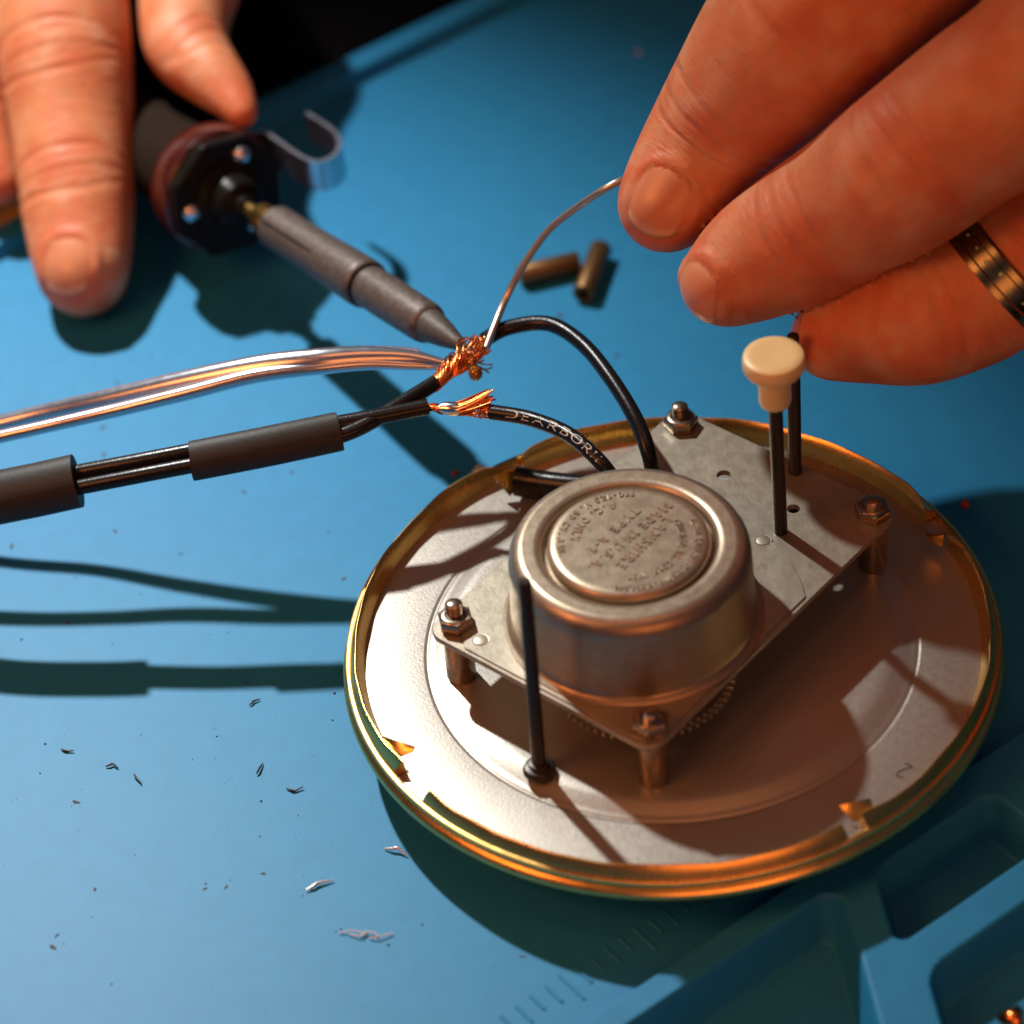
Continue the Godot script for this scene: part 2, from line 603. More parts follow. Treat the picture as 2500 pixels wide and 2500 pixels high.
	var first_cut: PackedVector2Array = cut[0]
	if first_cut[0].distance_to(first_cut[first_cut.size() - 1]) < 0.01:
		first_cut.remove_at(first_cut.size() - 1)
	prism(b, first_cut, 26.32, 26.62, 0.08, c)
	commit("cover_plate", b, M.plate, t)
	# punched dimples
	for q in [Vector3(42.75, 26.70, 43.34), Vector3(-7.38, 26.70, 61.00)]:
		b = MB.new()
		lathe(b, [Vector2(1.25, 26.5), Vector2(1.2, 26.72), Vector2(1.0, 26.78), Vector2(0.01, 26.8)], 24, Transform3D(Basis.IDENTITY, Vector3(q.x - 25.34, 0, q.z - 51.73)))
		lathe(b, [Vector2(1.25, 26.55), Vector2(1.3, 26.64), Vector2(1.45, 26.66), Vector2(1.6, 26.5)], 24, Transform3D(Basis.IDENTITY, Vector3(q.x - 25.34, 0, q.z - 51.73)))
		commit("punch_mark", b, M.plate, plate)
	for sx in [-1, 1]:
		for sy in [-1, 1]:
			var q: Vector2 = corner.call(20.9 * sx, 31.24 * sy - (0.7 if sy < 0 else 0.0))
			var at := Transform3D(Basis.IDENTITY, Vector3(q.x, 0, q.y))
			b = MB.new()
			lathe(b, [Vector2(0.01, 25.2), Vector2(2.5, 25.2), Vector2(2.55, 24.8), Vector2(2.55, 14.6), Vector2(2.45, 14.3), Vector2(0.01, 14.3)], 36, at)
			commit("standoff", b, M.nickel, t)
			var y0 := 26.62 if sy < 0 else 26.3
			b = MB.new()
			var spin: float = 0.4 + 0.7 * sx + 0.35 * sy
			var hex := PackedVector2Array()
			for k in 6:
				hex.append(q + Vector2.from_angle(spin + k * TAU / 6) * 3.15)
			prism(b, hex, y0, y0 + 2.1, 0.28, c)
			lathe(b, [Vector2(2.55, y0 + 2.08), Vector2(2.3, y0 + 2.3), Vector2(1.75, y0 + 2.32), Vector2(1.5, y0 + 2.05)], 32, at)
			commit("nut", b, M.nickel, t)
			b = MB.new()
			var prof := [Vector2(0.01, y0 + 4.2), Vector2(1.0, y0 + 4.2), Vector2(1.25, y0 + 4.0)]
			for k in 9:
				prof.append(Vector2(1.5, y0 + 3.85 - 0.36 * k))
				prof.append(Vector2(1.22, y0 + 3.67 - 0.36 * k))
			lathe(b, prof, 24, Transform3D(at.basis.rotated(Vector3.RIGHT, 0.03 * sx), at.origin))
			commit("screw", b, M.nickel, t)
	# toothed wheel under the plate
	b = MB.new()
	var gear := PackedVector2Array()
	var gc := Vector2(19.3 - 25.34, 66.0 - 51.73)
	for k in 66:
		for w in [[-0.30, 14.8], [-0.14, 15.8], [0.14, 15.8], [0.30, 14.8]]:
			gear.append(gc + Vector2.from_angle((k + w[0]) * TAU / 66.0) * w[1])
	prism(b, gear, 19.6, 20.6, 0.1, c)
	lathe(b, [Vector2(3.0, 14.3), Vector2(3.0, 25.2)], 24, Transform3D(Basis.IDENTITY, Vector3(gc.x, 0, gc.y)))
	commit("gear_wheel", b, M.plate, t)
	# the motor can
	b = MB.new()
	var y := 26.62
	lathe(b, [Vector2(22.2, y), Vector2(22.2, y + 0.25), Vector2(21.7, y + 0.5), Vector2(21.2, y + 0.75), Vector2(20.9, y + 1.3), Vector2(20.8, y + 2.2), Vector2(20.75, y + 2.6), Vector2(20.38, y + 12.4), Vector2(20.34, y + 13.2), Vector2(20.15, y + 14.3), Vector2(19.7, y + 15.3), Vector2(19.1, y + 15.95), Vector2(18.4, y + 16.35), Vector2(17.9, y + 16.5), Vector2(17.7, y + 16.5), Vector2(16.1, y + 16.5), Vector2(15.9, y + 16.5), Vector2(15.2, y + 16.4), Vector2(14.75, y + 16.1), Vector2(14.45, y + 15.6), Vector2(14.2, y + 14.8), Vector2(13.75, y + 14.8), Vector2(13.7, y + 15.9), Vector2(13.55, y + 16.4), Vector2(13.2, y + 16.75), Vector2(12.7, y + 16.95), Vector2(12.0, y + 17.0), Vector2(11.8, y + 17.0), Vector2(0.01, y + 17.0)], 128, Transform3D(Basis.IDENTITY, Vector3(cc.x, 0, cc.y)))
	var can := commit("motor_can", b, M.can, t)
	b = MB.new()
	var top := y + 17.0
	var line := func(text: String, p0: Vector3, p1: Vector3, cap: float) -> void:
		var a := Vector3(p0.x - 25.34, top, p0.z - 51.73)
		var d := Vector3(p1.x - 25.34, top, p1.z - 51.73) - a
		var along := d.normalized()
		var rise := Vector3.UP.cross(along)
		glyphs(b, text, cap, 0.3, func(x: float, yy: float, z: float): return [a + d * x + rise * yy + Vector3.UP * (z + 0.06), Basis(along, rise, Vector3.UP)], d.length(), true)
	line.call("LANSHIRE", Vector3(25.91, 43.00, 54.07), Vector3(16.38, 43.00, 64.93), 1.9)
	line.call("MADE IN U.S.A.", Vector3(26.28, 43.00, 50.52), Vector3(11.69, 43.00, 64.50), 1.7)
	line.call("TYPE A-1", Vector3(20.97, 43.00, 50.94), Vector3(12.04, 43.00, 60.29), 1.6)
	var arc := func(text: String, p0: Vector3, p1: Vector3, r: float, cap: float, outward: bool) -> void:
		var a0 := (Vector2(p0.x - 25.34, p0.z - 51.73) - cc).angle()
		var a1 := (Vector2(p1.x - 25.34, p1.z - 51.73) - cc).angle()
		if outward and a1 < a0:
			a1 += TAU
		if not outward and a1 > a0:
			a1 -= TAU
		glyphs(b, text, cap, 0.3, func(x: float, yy: float, z: float):
			var a := lerpf(a0, a1, x)
			var ra := Vector3(cos(a), 0, sin(a))
			var rise := ra if outward else -ra
			var along := rise.cross(Vector3.UP)
			return [Vector3(cc.x, top, cc.y) + ra * r + rise * yy + Vector3.UP * (z + 0.06), Basis(along, rise, Vector3.UP)], absf(a1 - a0) * r, true)
	arc.call("RE. NO. 2,049,261 - 2,128,719 - 2,334,040", Vector3(30.22, 43.00, 54.57), Vector3(15.53, 43.00, 68.51), 11.6, 1.1, true)
	arc.call("CHICAGO, ILL. CORP. INST.", Vector3(27.29, 43.00, 54.53), Vector3(17.33, 43.00, 66.09), 9.0, 1.25, true)
	arc.call("A.C. ONLY", Vector3(17.35, 43.00, 48.39), Vector3(9.26, 43.00, 57.67), 9.0, 1.5, false)
	arc.call("110-125 V. 60 CY. 3 W.", Vector3(21.20, 43.00, 45.72), Vector3(7.42, 43.00, 60.79), 11.4, 1.2, false)
	commit("stamped_lettering", b, M.can, can)
	# studs and the setting stem
	org = Vector3(25.34, 0, 51.73)
	for s in [[Vector3(0.28, 14.30, 81.27), Vector3(0.94, 58.50, 81.25), 1.18], [Vector3(50.58, 14.30, 26.13), Vector3(50.64, 57.50, 26.11), 1.18]]:
		var p0: Vector3 = s[0]
		var p1: Vector3 = s[1]
		b = MB.new()
		var len_: float = p0.distance_to(p1)
		lathe(b, [Vector2(0.01, len_), Vector2(0.85, len_), Vector2(1.08, len_ - 0.3), Vector2(1.1, len_ - 7.0), Vector2(1.18, len_ - 7.2), Vector2(1.2, 0.0)], 24, aim(p0, p1 - p0))
		var stud := commit("stud", b, M.stud, t)
		b = MB.new()
		lathe(b, [Vector2(1.2, 2.7), Vector2(1.7, 2.6), Vector2(1.8, 1.9), Vector2(2.4, 1.75), Vector2(2.75, 1.2), Vector2(2.75, 0.5), Vector2(2.4, 0.0)], 32, aim(p0, p1 - p0))
		commit("collar", b, M.stud, stud)
	var f := Vector3(46.06, 26.30, 41.20)
	var kt := Vector3(45.49, 66.40, 41.43)
	b = MB.new()
	lathe(b, [Vector2(1.22, 30.0), Vector2(1.22, 0.0)], 24, aim(f, kt - f))
	var stem := commit("setting_stem", b, M.stud, t)
	b = MB.new()
	var hgt: float = f.distance_to(kt)
	lathe(b, [Vector2(0.01, hgt - 0.25), Vector2(1.5, hgt - 0.2), Vector2(3.6, hgt), Vector2(4.5, hgt), Vector2(5.0, hgt - 0.3), Vector2(5.2, hgt - 0.9), Vector2(5.2, hgt - 2.6), Vector2(4.8, hgt - 3.3), Vector2(3.6, hgt - 4.2), Vector2(2.9, hgt - 4.7), Vector2(2.75, hgt - 5.4), Vector2(2.75, hgt - 9.8), Vector2(2.5, hgt - 10.6), Vector2(1.9, hgt - 11.0), Vector2(0.01, hgt - 11.0)], 64, aim(f, kt - f))
	commit("setting_knob", b, M.ivory, stem, "cream white push-on set knob")
	# black leads of the motor
	var lead1 := spline([Vector3(-1.90, 36.50, -6.97), Vector3(2.76, 37.00, -9.18), Vector3(10.04, 38.00, -7.86), Vector3(15.78, 38.00, -0.93), Vector3(20.38, 37.00, 9.44), Vector3(23.74, 35.00, 19.06), Vector3(24.99, 32.00, 24.13), Vector3(25.41, 27.00, 25.20)], 10)
	b = MB.new()
	tube(b, lead1, one(1.42), 20)
	commit("lead_wire", b, M.black_wire, t)
	var lead2 := spline([Vector3(-1.99, 36.50, 13.52), Vector3(4.80, 37.00, 17.06), Vector3(10.97, 38.00, 23.23), Vector3(15.11, 37.50, 29.12), Vector3(17.68, 35.00, 32.00), Vector3(18.97, 29.00, 30.74)], 12)
	b = MB.new()
	tube(b, lead2, one(1.38), 20)
	var printed := commit("lead_wire", b, M.black_wire, t, "black lead with white lettering")
	b = MB.new()
	var to_eye := Vector3(0.000000, 0.401167, 0.446167) * 1000.0
	glyphs(b, "DEARBORN", 1.45, 0.05, func(x: float, yy: float, z: float):
		var q := (0.10 + x * 0.58) * (lead2.size() - 1)
		var k := mini(int(q), lead2.size() - 2)
		var p: Vector3 = lead2[k].lerp(lead2[k + 1], q - k)
		var along: Vector3 = (lead2[mini(k + 2, lead2.size() - 1)] - lead2[maxi(k - 1, 0)]).normalized()
		var out := (to_eye - p)
		out = (out - along * out.dot(along)).normalized()
		var rise := out.cross(along)
		var a := (yy + 0.1) / 1.38
		var d := out * cos(a) + rise * sin(a)
		return [p + d * (1.385 + z), Basis(along, d.cross(along), d)])
	commit("printed_lettering", b, M.print, printed)
	# stripped ends of the leads
	strands(t, spline([Vector3(-1.19, 36.50, -7.48), Vector3(-3.33, 36.50, -5.80), Vector3(-6.24, 36.50, -2.27)], 8), 1.0, 16, 1.2, 7, 1.0)
	strands(t, spline([Vector3(-1.61, 36.50, 13.44), Vector3(-2.72, 36.50, 12.97), Vector3(-4.10, 36.30, 12.08)], 6), 0.9, 10, 0.5, 9, 1.5)
	# black insulated splice at the back of the can
	b = MB.new()
	tube(b, spline([Vector3(1.33, 17.00, 10.67), Vector3(4.73, 17.00, 12.06), Vector3(8.97, 17.50, 14.14), Vector3(14.14, 18.00, 16.20)], 4), one(3.0), 20, 0.8, Vector3.UP)
	commit("insulating_sleeve", b, M.black_wire, t)

func wall(t: Node3D, from: float, to: float) -> void:
	var b := MB.new()
	var cnt := int((to - from) / 1.0)
	var first := 0
	for k in cnt + 1:
		var f := float(k) / cnt
		var deg := lerpf(from, to, f)
		var end := minf(deg - from, to - deg)
		var lean := 1.05 + 0.9 * pow(maxf(0.0, 1.0 - end / 9.0), 2.0) + 0.12 * sin(deg * 0.21) + 0.06 * sin(deg * 0.63)
		var high := 16.4 + 0.8 * maxf(0.0, -sin(deg_to_rad(deg))) - 0.6 * pow(maxf(0.0, 1.0 - end / 3.0), 2.0) + 0.10 * sin(deg * 0.34)
		var a := deg_to_rad(deg)
		var ra := Vector3(cos(a), 0, sin(a))
		var r0 := 55.75
		var th := 0.4
		# outside bottom, outside top, lip, inside top, inside bottom
		for row in [[r0 + th + 0.2, 13.5, 0.0, 1.0, 0.35], [r0 + th, 15.0, 0.45, 1.0, 0.5], [r0 + th, high - 0.12, 1.0, 0.9, 0.6], [r0 + th * 0.6, high, 1.0, 0.2, 1.0], [r0 + 0.05, high - 0.06, 1.0, -0.8, 0.7], [r0 - 1.0, 14.8, 0.5, -1.0, 0.35], [r0 - 2.3, 13.03, 0.0, -1.0, 0.45]]:
			var rr: float = row[0] - lean * row[2]
			b.put(org + Vector3(ra.x * rr, row[1], ra.z * rr), (ra * row[3] + Vector3.UP * row[4]).normalized())
	for k in cnt:
		for j in 6:
			var q := k * 7 + j
			b.quad(q, q + 1, q + 8, q + 7)
	for e in [0, cnt]:
		var a := deg_to_rad(from if e == 0 else to)
		var nn := Vector3(-sin(a), 0, cos(a)) * (-1.0 if e == 0 else 1.0)
		var q := b.v.size()
		for j in 7:
			b.put(b.v[e * 7 + j], nn)
		b.quad(q, q + 1, q + 5, q + 6)
		b.quad(q + 1, q + 2, q + 4, q + 5)
		b.tri(q + 2, q + 3, q + 4)
	commit("rim_wall", b, M.brass, t)

func tab(t: Node3D, c: Array) -> void:
	var b := MB.new()
	# a bent flap of sheet metal: four corners, curled a little and 0.4 thick
	var res := 8
	var n: Vector3 = ((c[1] - c[0]) as Vector3).cross(c[3] - c[0]).normalized()
	if n.y < 0.0:
		n = -n
	for side in [1.0, -1.0]:
		var first := b.v.size()
		for j in res + 1:
			for k in res + 1:
				var u := float(k) / res
				var w := float(j) / res
				var p: Vector3 = (c[0] as Vector3).lerp(c[1], u).lerp((c[3] as Vector3).lerp(c[2], u), w)
				p += n * (0.7 * sin(u * PI) * (1.0 - w)) - Vector3(25.34, 0, 51.73)
				b.put(p + n * 0.17 * side, (n * side + (c[1] - c[0]).normalized() * -0.5 * cos(u * PI) * (1.0 - w)).normalized())
		for j in res:
			for k in res:
				var q := first + j * (res + 1) + k
				b.quad(q, q + 1, q + res + 2, q + res + 1)
	var o := org
	org = Vector3.ZERO
	commit("bent_tab", b, M.brass, t)
	org = o

# a bundle of fine copper strands along a path
func strands(t: Node3D, path: PackedVector3Array, radius: float, how_many: int, twist: float, seed_: int, fray: float, m: Material = null) -> void:
	var rng := RandomNumberGenerator.new()
	rng.seed = seed_
	var b := MB.new()
	var cnt := path.size()
	for s in how_many:
		var a0 := TAU * s / how_many * 1.618
		var rr := radius * sqrt(rng.randf_range(0.1, 1.0))
		var p := PackedVector3Array()
		var stop := cnt if rng.randf() > 0.3 else cnt - rng.randi_range(0, 2)
		var wild := Vector3(rng.randf_range(-1, 1), rng.randf_range(-1, 1), rng.randf_range(-1, 1)) * 0.55 * fray
		for k in stop:
			var d := (path[mini(k + 1, cnt - 1)] - path[maxi(k - 1, 0)]).normalized()
			var x := d.cross(Vector3.UP).normalized()
			var y := x.cross(d)
			var f := float(k) / (cnt - 1)
			var a := a0 + twist * f * TAU
			p.append(path[k] + (x * cos(a) + y * sin(a)) * rr * (1.0 + 0.5 * f * fray) + wild * f * f)
		tube(b, p, one(0.17), 6)
	commit("copper_strands", b, m if m else M.copper, t).set_meta("kind", "stuff")

# ---------- the power cable ----------
func cable() -> void:
	var t := thing("power_cable", "black two-core power cable with grey sleeves and bare copper ends", "cable", Vector3(-98.08, -0.00, -18.56))
	var b := MB.new()
	var front := spline([Vector3(-143.93, 13.00, 2.53), Vector3(-116.86, 22.00, 8.42), Vector3(-99.22, 27.00, 11.56), Vector3(-81.40, 30.00, 11.98), Vector3(-66.46, 32.50, 12.89), Vector3(-54.82, 34.00, 13.04), Vector3(-42.47, 35.50, 13.17), Vector3(-29.10, 36.00, 12.00), Vector3(-22.21, 36.30, 11.50), Vector3(-13.02, 36.50, 10.35)], 8)
	tube(b, front, one(1.5), 24)
	commit("core", b, M.black_wire, t)
	b = MB.new()
	var back := spline([Vector3(-143.82, 12.00, 5.54), Vector3(-116.82, 21.00, 11.36), Vector3(-99.22, 26.00, 14.47), Vector3(-81.46, 29.00, 14.88), Vector3(-66.55, 31.50, 15.63), Vector3(-54.94, 33.00, 15.78), Vector3(-42.61, 34.50, 15.90), Vector3(-33.07, 35.00, 15.04), Vector3(-26.53, 35.60, 13.82), Vector3(-19.49, 36.30, 9.86), Vector3(-11.37, 36.80, 4.26)], 8)
	tube(b, back, one(1.45), 24)
	commit("core", b, M.black_wire, t)
	var up := Vector3(0.0987987, 0.7399736, -0.6653404)
	b = MB.new()
	tube(b, spline([Vector3(-143.84, 12.50, 4.33), Vector3(-116.83, 21.50, 10.04), Vector3(-99.22, 26.50, 13.02), Vector3(-85.32, 29.00, 13.87), Vector3(-76.89, 30.30, 13.87)], 6), one(4.88), 32, 0.72, up)
	commit("sleeve", b, M.sleeve, t)
	b = MB.new()
	tube(b, spline([Vector3(-54.97, 33.50, 15.19), Vector3(-54.83, 33.50, 15.21), Vector3(-42.57, 34.80, 14.96), Vector3(-30.15, 35.50, 13.74), Vector3(-29.76, 35.50, 13.65)], 6), spread([3.45, 3.6, 3.62, 3.55, 3.4], 6), 32, 0.7, up)
	commit("sleeve", b, M.sleeve, t)
	strands(t, spline([Vector3(-13.50, 36.50, 10.43), Vector3(-11.91, 36.50, 10.97), Vector3(-10.51, 36.50, 11.48), Vector3(-9.28, 36.50, 11.67)], 5), 0.75, 14, 0.6, 3, 0.25)
	strands(t, spline([Vector3(-9.10, 36.50, 11.69), Vector3(-6.73, 36.50, 11.76), Vector3(-4.35, 36.50, 11.69), Vector3(-1.95, 36.60, 11.44)], 5), 1.15, 34, 0.2, 4, 2.2)
	b = MB.new()
	tube(b, spline([Vector3(-11.15, 36.60, 11.20), Vector3(-10.21, 36.70, 11.47), Vector3(-9.08, 36.80, 11.91), Vector3(-7.95, 36.80, 12.08), Vector3(-7.39, 36.70, 12.05)], 4), spread([0.5, 1.15, 1.3, 1.2, 0.8], 4), 20)
	commit("tinned_patch", b, M.tin, t, "bright tinned patch on the bare copper")
	strands(t, spline([Vector3(-11.99, 36.60, 4.83), Vector3(-10.35, 36.60, 2.68), Vector3(-8.52, 36.60, 0.69), Vector3(-6.67, 36.60, -1.30), Vector3(-4.82, 36.60, -3.30), Vector3(-2.54, 36.80, -5.62)], 5), 1.4, 30, 1.0, 5, 0.9)
	strands(t, spline([Vector3(-8.93, 36.80, 1.63), Vector3(-7.25, 37.20, -0.35), Vector3(-5.39, 37.60, -2.01), Vector3(-3.19, 38.00, -2.85)], 5), 1.7, 22, 0.5, 15, 2.4)
	b = MB.new()
	tube(b, spline([Vector3(-7.12, 37.60, -2.28), Vector3(-6.12, 37.90, -2.36), Vector3(-4.95, 37.90, -2.49), Vector3(-4.21, 37.60, -2.43)], 4), spread([0.5, 1.1, 1.2, 0.5], 4), 18)
	commit("solder_joint", b, M.tin, t, "small bright patch of melted solder at the iron tip")
	# beads of solder and flux under the joint
	b = MB.new()
	lathe(b, [Vector2(0.01, 1.5), Vector2(0.7, 1.3), Vector2(1.2, 0.7), Vector2(1.35, 0.0), Vector2(1.2, -0.7), Vector2(0.7, -1.3), Vector2(0.01, -1.5)], 24, Transform3D(Basis.IDENTITY, Vector3(-4.10, 36.00, 1.71)))
	lathe(b, [Vector2(0.01, 1.2), Vector2(0.6, 1.0), Vector2(1.0, 0.5), Vector2(1.1, 0.0), Vector2(0.9, -0.6), Vector2(0.01, -1.1)], 24, Transform3D(Basis.IDENTITY, Vector3(-4.68, 37.00, -0.19)))
	commit("flux_bead", b, M.flux, t)
	# the strand of solder
	b = MB.new()
	org = Vector3(7.99, 0.00, -64.73)
	var wire := spline([Vector3(-1.75, 37.50, -3.24), Vector3(0.05, 38.50, -7.73), Vector3(2.81, 41.00, -12.90), Vector3(6.78, 47.00, -14.81), Vector3(11.42, 53.00, -15.72), Vector3(16.38, 58.00, -14.76), Vector3(24.00, 64.50, -12.65), Vector3(31.18, 62.26, -19.06)], 8)
	tube(b, wire, one(0.68), 14)
	var o := commit("solder_wire", b, M.solder)
	o.position = org * MM
	tag(o, "thin bent silvery solder wire held between finger and thumb", "solder wire")

# ---------- the tweezers ----------
func tweezers() -> void:
	var t := thing("tweezers", "polished steel curved tweezers gripping the copper joint", "tweezers", Vector3(-67.69, 0.00, -45.95))
	var eye := -(Vector3(-0.0000000, 0.6686116, 0.7436118))
	var b := MB.new()
	var upper := spline([Vector3(-148.11, 8.00, -23.21), Vector3(-120.29, 16.00, -17.11), Vector3(-99.76, 22.00, -13.15), Vector3(-85.04, 26.00, -11.40), Vector3(-71.37, 30.50, -8.22), Vector3(-56.96, 35.00, -5.31), Vector3(-42.92, 38.50, -2.98), Vector3(-32.18, 39.80, -1.68), Vector3(-23.55, 39.40, -1.88), Vector3(-15.94, 38.50, -1.64), Vector3(-10.77, 37.60, -0.56), Vector3(-7.70, 37.00, 0.55)], 8)
	tube(b, upper, spread([1.6, 1.6, 1.5, 1.55, 1.8, 2.1, 2.3, 2.25, 2.0, 1.5, 0.95, 0.35], 8), 28, 0.85, Vector3(0.0987987, 0.7399736, -0.6653404))
	# fine teeth along the top of the jaw
	for k in 34:
		var q := lerpf(6.55, 9.3, k / 33.0) * 8.0
		var j := int(q)
		var p := upper[j].lerp(upper[j + 1], q - j)
		var r := lerpf(2.2, 1.6, k / 33.0)
		lathe(b, [Vector2(0.01, 0.22), Vector2(0.16, 0.16), Vector2(0.22, 0.0), Vector2(0.2, -0.3)], 10, aim(p + Vector3(0.0987987, 0.7399736, -0.6653404) * (r - 0.02), Vector3(0.0987987, 0.7399736, -0.6653404)))
	commit("jaw", b, M.steel, t)
	b = MB.new()
	var lower := spline([Vector3(-144.30, 16.00, -6.76), Vector3(-117.65, 23.00, -3.36), Vector3(-97.95, 28.00, -2.09), Vector3(-83.84, 30.50, -1.81), Vector3(-70.88, 32.50, -1.97), Vector3(-56.85, 35.50, -1.35), Vector3(-43.96, 38.00, -1.32), Vector3(-32.29, 39.00, -0.70), Vector3(-23.66, 38.60, -1.06), Vector3(-16.07, 37.60, -0.63), Vector3(-10.86, 36.60, -0.58), Vector3(-8.30, 36.60, 0.27)], 8)
	tube(b, lower, spread([1.6, 1.5, 1.3, 1.25, 1.35, 1.4, 1.45, 1.4, 1.3, 1.0, 0.7, 0.3], 8), 28, 1.2, Vector3(0.0987987, 0.7399736, -0.6653404))
	commit("jaw", b, M.steel, t)

# ---------- the soldering iron ----------
func iron() -> void:
	var f := Vector3(-51.16, 22.00, -79.68)
	var d := Vector3(-6.04, 37.00, -5.30) - f
	d = d.normalized()
	var t := thing("soldering_iron", "dark soldering iron with a black flange, chrome hook and grey barrel touching the joint", "soldering iron", Vector3(f.x, 0, f.z))
	var x := aim(f, d, 0.35)
	var b := MB.new()
	lathe(b, [Vector2(0.01, -9.0), Vector2(9.2, -9.0), Vector2(9.6, -10.5), Vector2(9.4, -30.0), Vector2(9.8, -60.0), Vector2(9.0, -120.0), Vector2(0.01, -121.0)], 48, x)
	commit("grip", b, M.foam, t)
	b = MB.new()
	lathe(b, [Vector2(9.0, -1.9), Vector2(12.4, -1.9), Vector2(13.0, -2.3), Vector2(13.2, -3.2), Vector2(13.1, -7.2), Vector2(12.6, -9.2), Vector2(11.0, -10.7), Vector2(9.4, -13.2)], 64, x)
	commit("collar", b, M.red, t, "dark red glossy collar behind the flange")
	b = MB.new()
	var oct := PackedVector2Array()
	for k in 8:
		oct.append(Vector2.from_angle((k + 0.5) * TAU / 8) * 13.2)
	prism(b, round_poly(Array(oct), 1.2, 3), -1.8, 1.2, 0.45, x)
	lathe(b, [Vector2(8.2, 1.1), Vector2(8.0, 2.2), Vector2(6.0, 2.6), Vector2(5.4, 4.6), Vector2(4.6, 6.4), Vector2(3.0, 7.0), Vector2(2.4, 7.2), Vector2(2.2, 9.0), Vector2(0.01, 9.2)], 48, x)
	var flange := commit("flange", b, M.bakelite, t)
	for a in [0.15, 2.25, 4.3]:
		b = MB.new()
		var at := x.translated_local(Vector3(cos(a) * 9.0, 1.2, sin(a) * 9.0))
		lathe(b, [Vector2(0.01, 1.7), Vector2(0.9, 1.55), Vector2(1.7, 1.0), Vector2(2.0, 0.3), Vector2(2.0, -0.2)], 24, at)
		commit("screw_head", b, M.steel, flange)
	b = MB.new()
	lathe(b, [Vector2(1.5, 8.0), Vector2(1.5, 13.6), Vector2(2.6, 13.8), Vector2(2.9, 14.2), Vector2(2.9, 19.6), Vector2(3.6, 20.0)], 32, x)
	commit("brass_nut", b, M.brass, t)
	b = MB.new()
	lathe(b, [Vector2(0.01, 19.9), Vector2(3.9, 19.9), Vector2(4.35, 20.4), Vector2(4.4, 33.0), Vector2(4.55, 40.0), Vector2(4.75, 46.0), Vector2(4.85, 53.0), Vector2(4.75, 54.6), Vector2(4.4, 55.0), Vector2(3.6, 55.0)], 48, x)
	commit("barrel", b, M.tip, t)
	for a in [0.9, 3.0, 5.1]:
		b = MB.new()
		var seam := PackedVector3Array()
		for k in 9:
			seam.append(x * (Vector3(cos(a) * 4.36, lerpf(21.0, 40.0, k / 8.0), sin(a) * 4.36) * Vector3(1.0 + 0.003 * k, 1, 1.0 + 0.003 * k)))
		tube(b, seam, one(0.22), 8)
		commit("seam", b, M.bakelite, t)
	b = MB.new()
	lathe(b, [Vector2(3.9, 54.4), Vector2(4.45, 54.6), Vector2(4.5, 55.5), Vector2(4.1, 56.0), Vector2(3.6, 56.0)], 48, x)
	commit("retaining_ring", b, M.bakelite, t)
	b = MB.new()
	lathe(b, [Vector2(4.1, 55.0), Vector2(4.2, 62.0), Vector2(4.1, 70.0), Vector2(4.0, 75.5), Vector2(3.8, 76.6), Vector2(3.4, 77.2), Vector2(3.0, 77.4)], 48, x)
	commit("tip_sleeve", b, M.tip, t)
	b = MB.new()
	lathe(b, [Vector2(3.2, 76.0), Vector2(3.15, 78.0), Vector2(2.4, 82.5), Vector2(1.35, 87.0), Vector2(0.8, 88.4), Vector2(0.01, 88.7)], 32, x)
	commit("tip", b, M.scorched, t)
	# the chrome hook
	b = MB.new()
	var strip := spline([Vector3(-47.24, 23.50, -96.58), Vector3(-43.63, 26.00, -95.25), Vector3(-40.71, 27.00, -90.89), Vector3(-37.30, 27.00, -86.02), Vector3(-34.12, 27.00, -82.34), Vector3(-31.56, 27.00, -81.35), Vector3(-28.94, 27.00, -82.75), Vector3(-27.55, 27.00, -86.40), Vector3(-28.31, 27.00, -90.83), Vector3(-31.05, 27.00, -95.07), Vector3(-34.04, 27.00, -98.82)], 6)
	var cnt := strip.size()
	for side in [0.45, -0.45]:
		for k in cnt:
			var dd := (strip[mini(k + 1, cnt - 1)] - strip[maxi(k - 1, 0)]).normalized()
			var nn := dd.cross(Vector3.UP).normalized()
			var off: Vector3 = nn * float(side)
			var sn: Vector3 = nn * signf(side)
			b.put(strip[k] + off + Vector3(0.4, -6.8, 0.6), sn)
			b.put(strip[k] + off, sn)
		for k in cnt - 1:
			var q := (0 if side > 0 else cnt * 2) + 2 * k
			b.quad(q, q + 1, q + 3, q + 2)
	var first := b.v.size()
	for k in cnt:
		for side in [0.45, -0.45]:
			var dd := (strip[mini(k + 1, cnt - 1)] - strip[maxi(k - 1, 0)]).normalized()
			b.put(strip[k] + dd.cross(Vector3.UP).normalized() * float(side), Vector3.UP)
	for k in cnt - 1:
		var q := first + 2 * k
		b.quad(q, q + 1, q + 3, q + 2)
	commit("hook", b, M.steel, t, "bent chrome hook")

# ---------- small things ----------
func brass_sleeves() -> void:
	var ends := [[Vector3(6.28, 2.30, -69.11), Vector3(18.69, 2.30, -71.73)], [Vector3(23.60, 2.40, -75.48), Vector3(18.75, 2.40, -60.63)]]
	var said := ["short brown brass tube lying crosswise behind the solder wire", "short brown brass tube lying towards the viewer, nearer the fingers"]
	for k in 2:
		var p0: Vector3 = ends[k][0]
		var p1: Vector3 = ends[k][1]
		var len_: float = p0.distance_to(p1)
		var b := MB.new()
		org = Vector3(p0.x, 0, p0.z)
		lathe(b, [Vector2(1.2, 0.4), Vector2(1.2, 0.0), Vector2(2.1, 0.0), Vector2(2.3, 0.3), Vector2(2.3, len_ - 0.3), Vector2(2.1, len_), Vector2(1.2, len_), Vector2(1.2, 0.4)], 32, aim(p0, p1 - p0))
		var o := commit("brass_tube", b, M.old_brass)
		o.position = org * MM
		tag(o, said[k], "metal tube", "brass tubes on the mat")

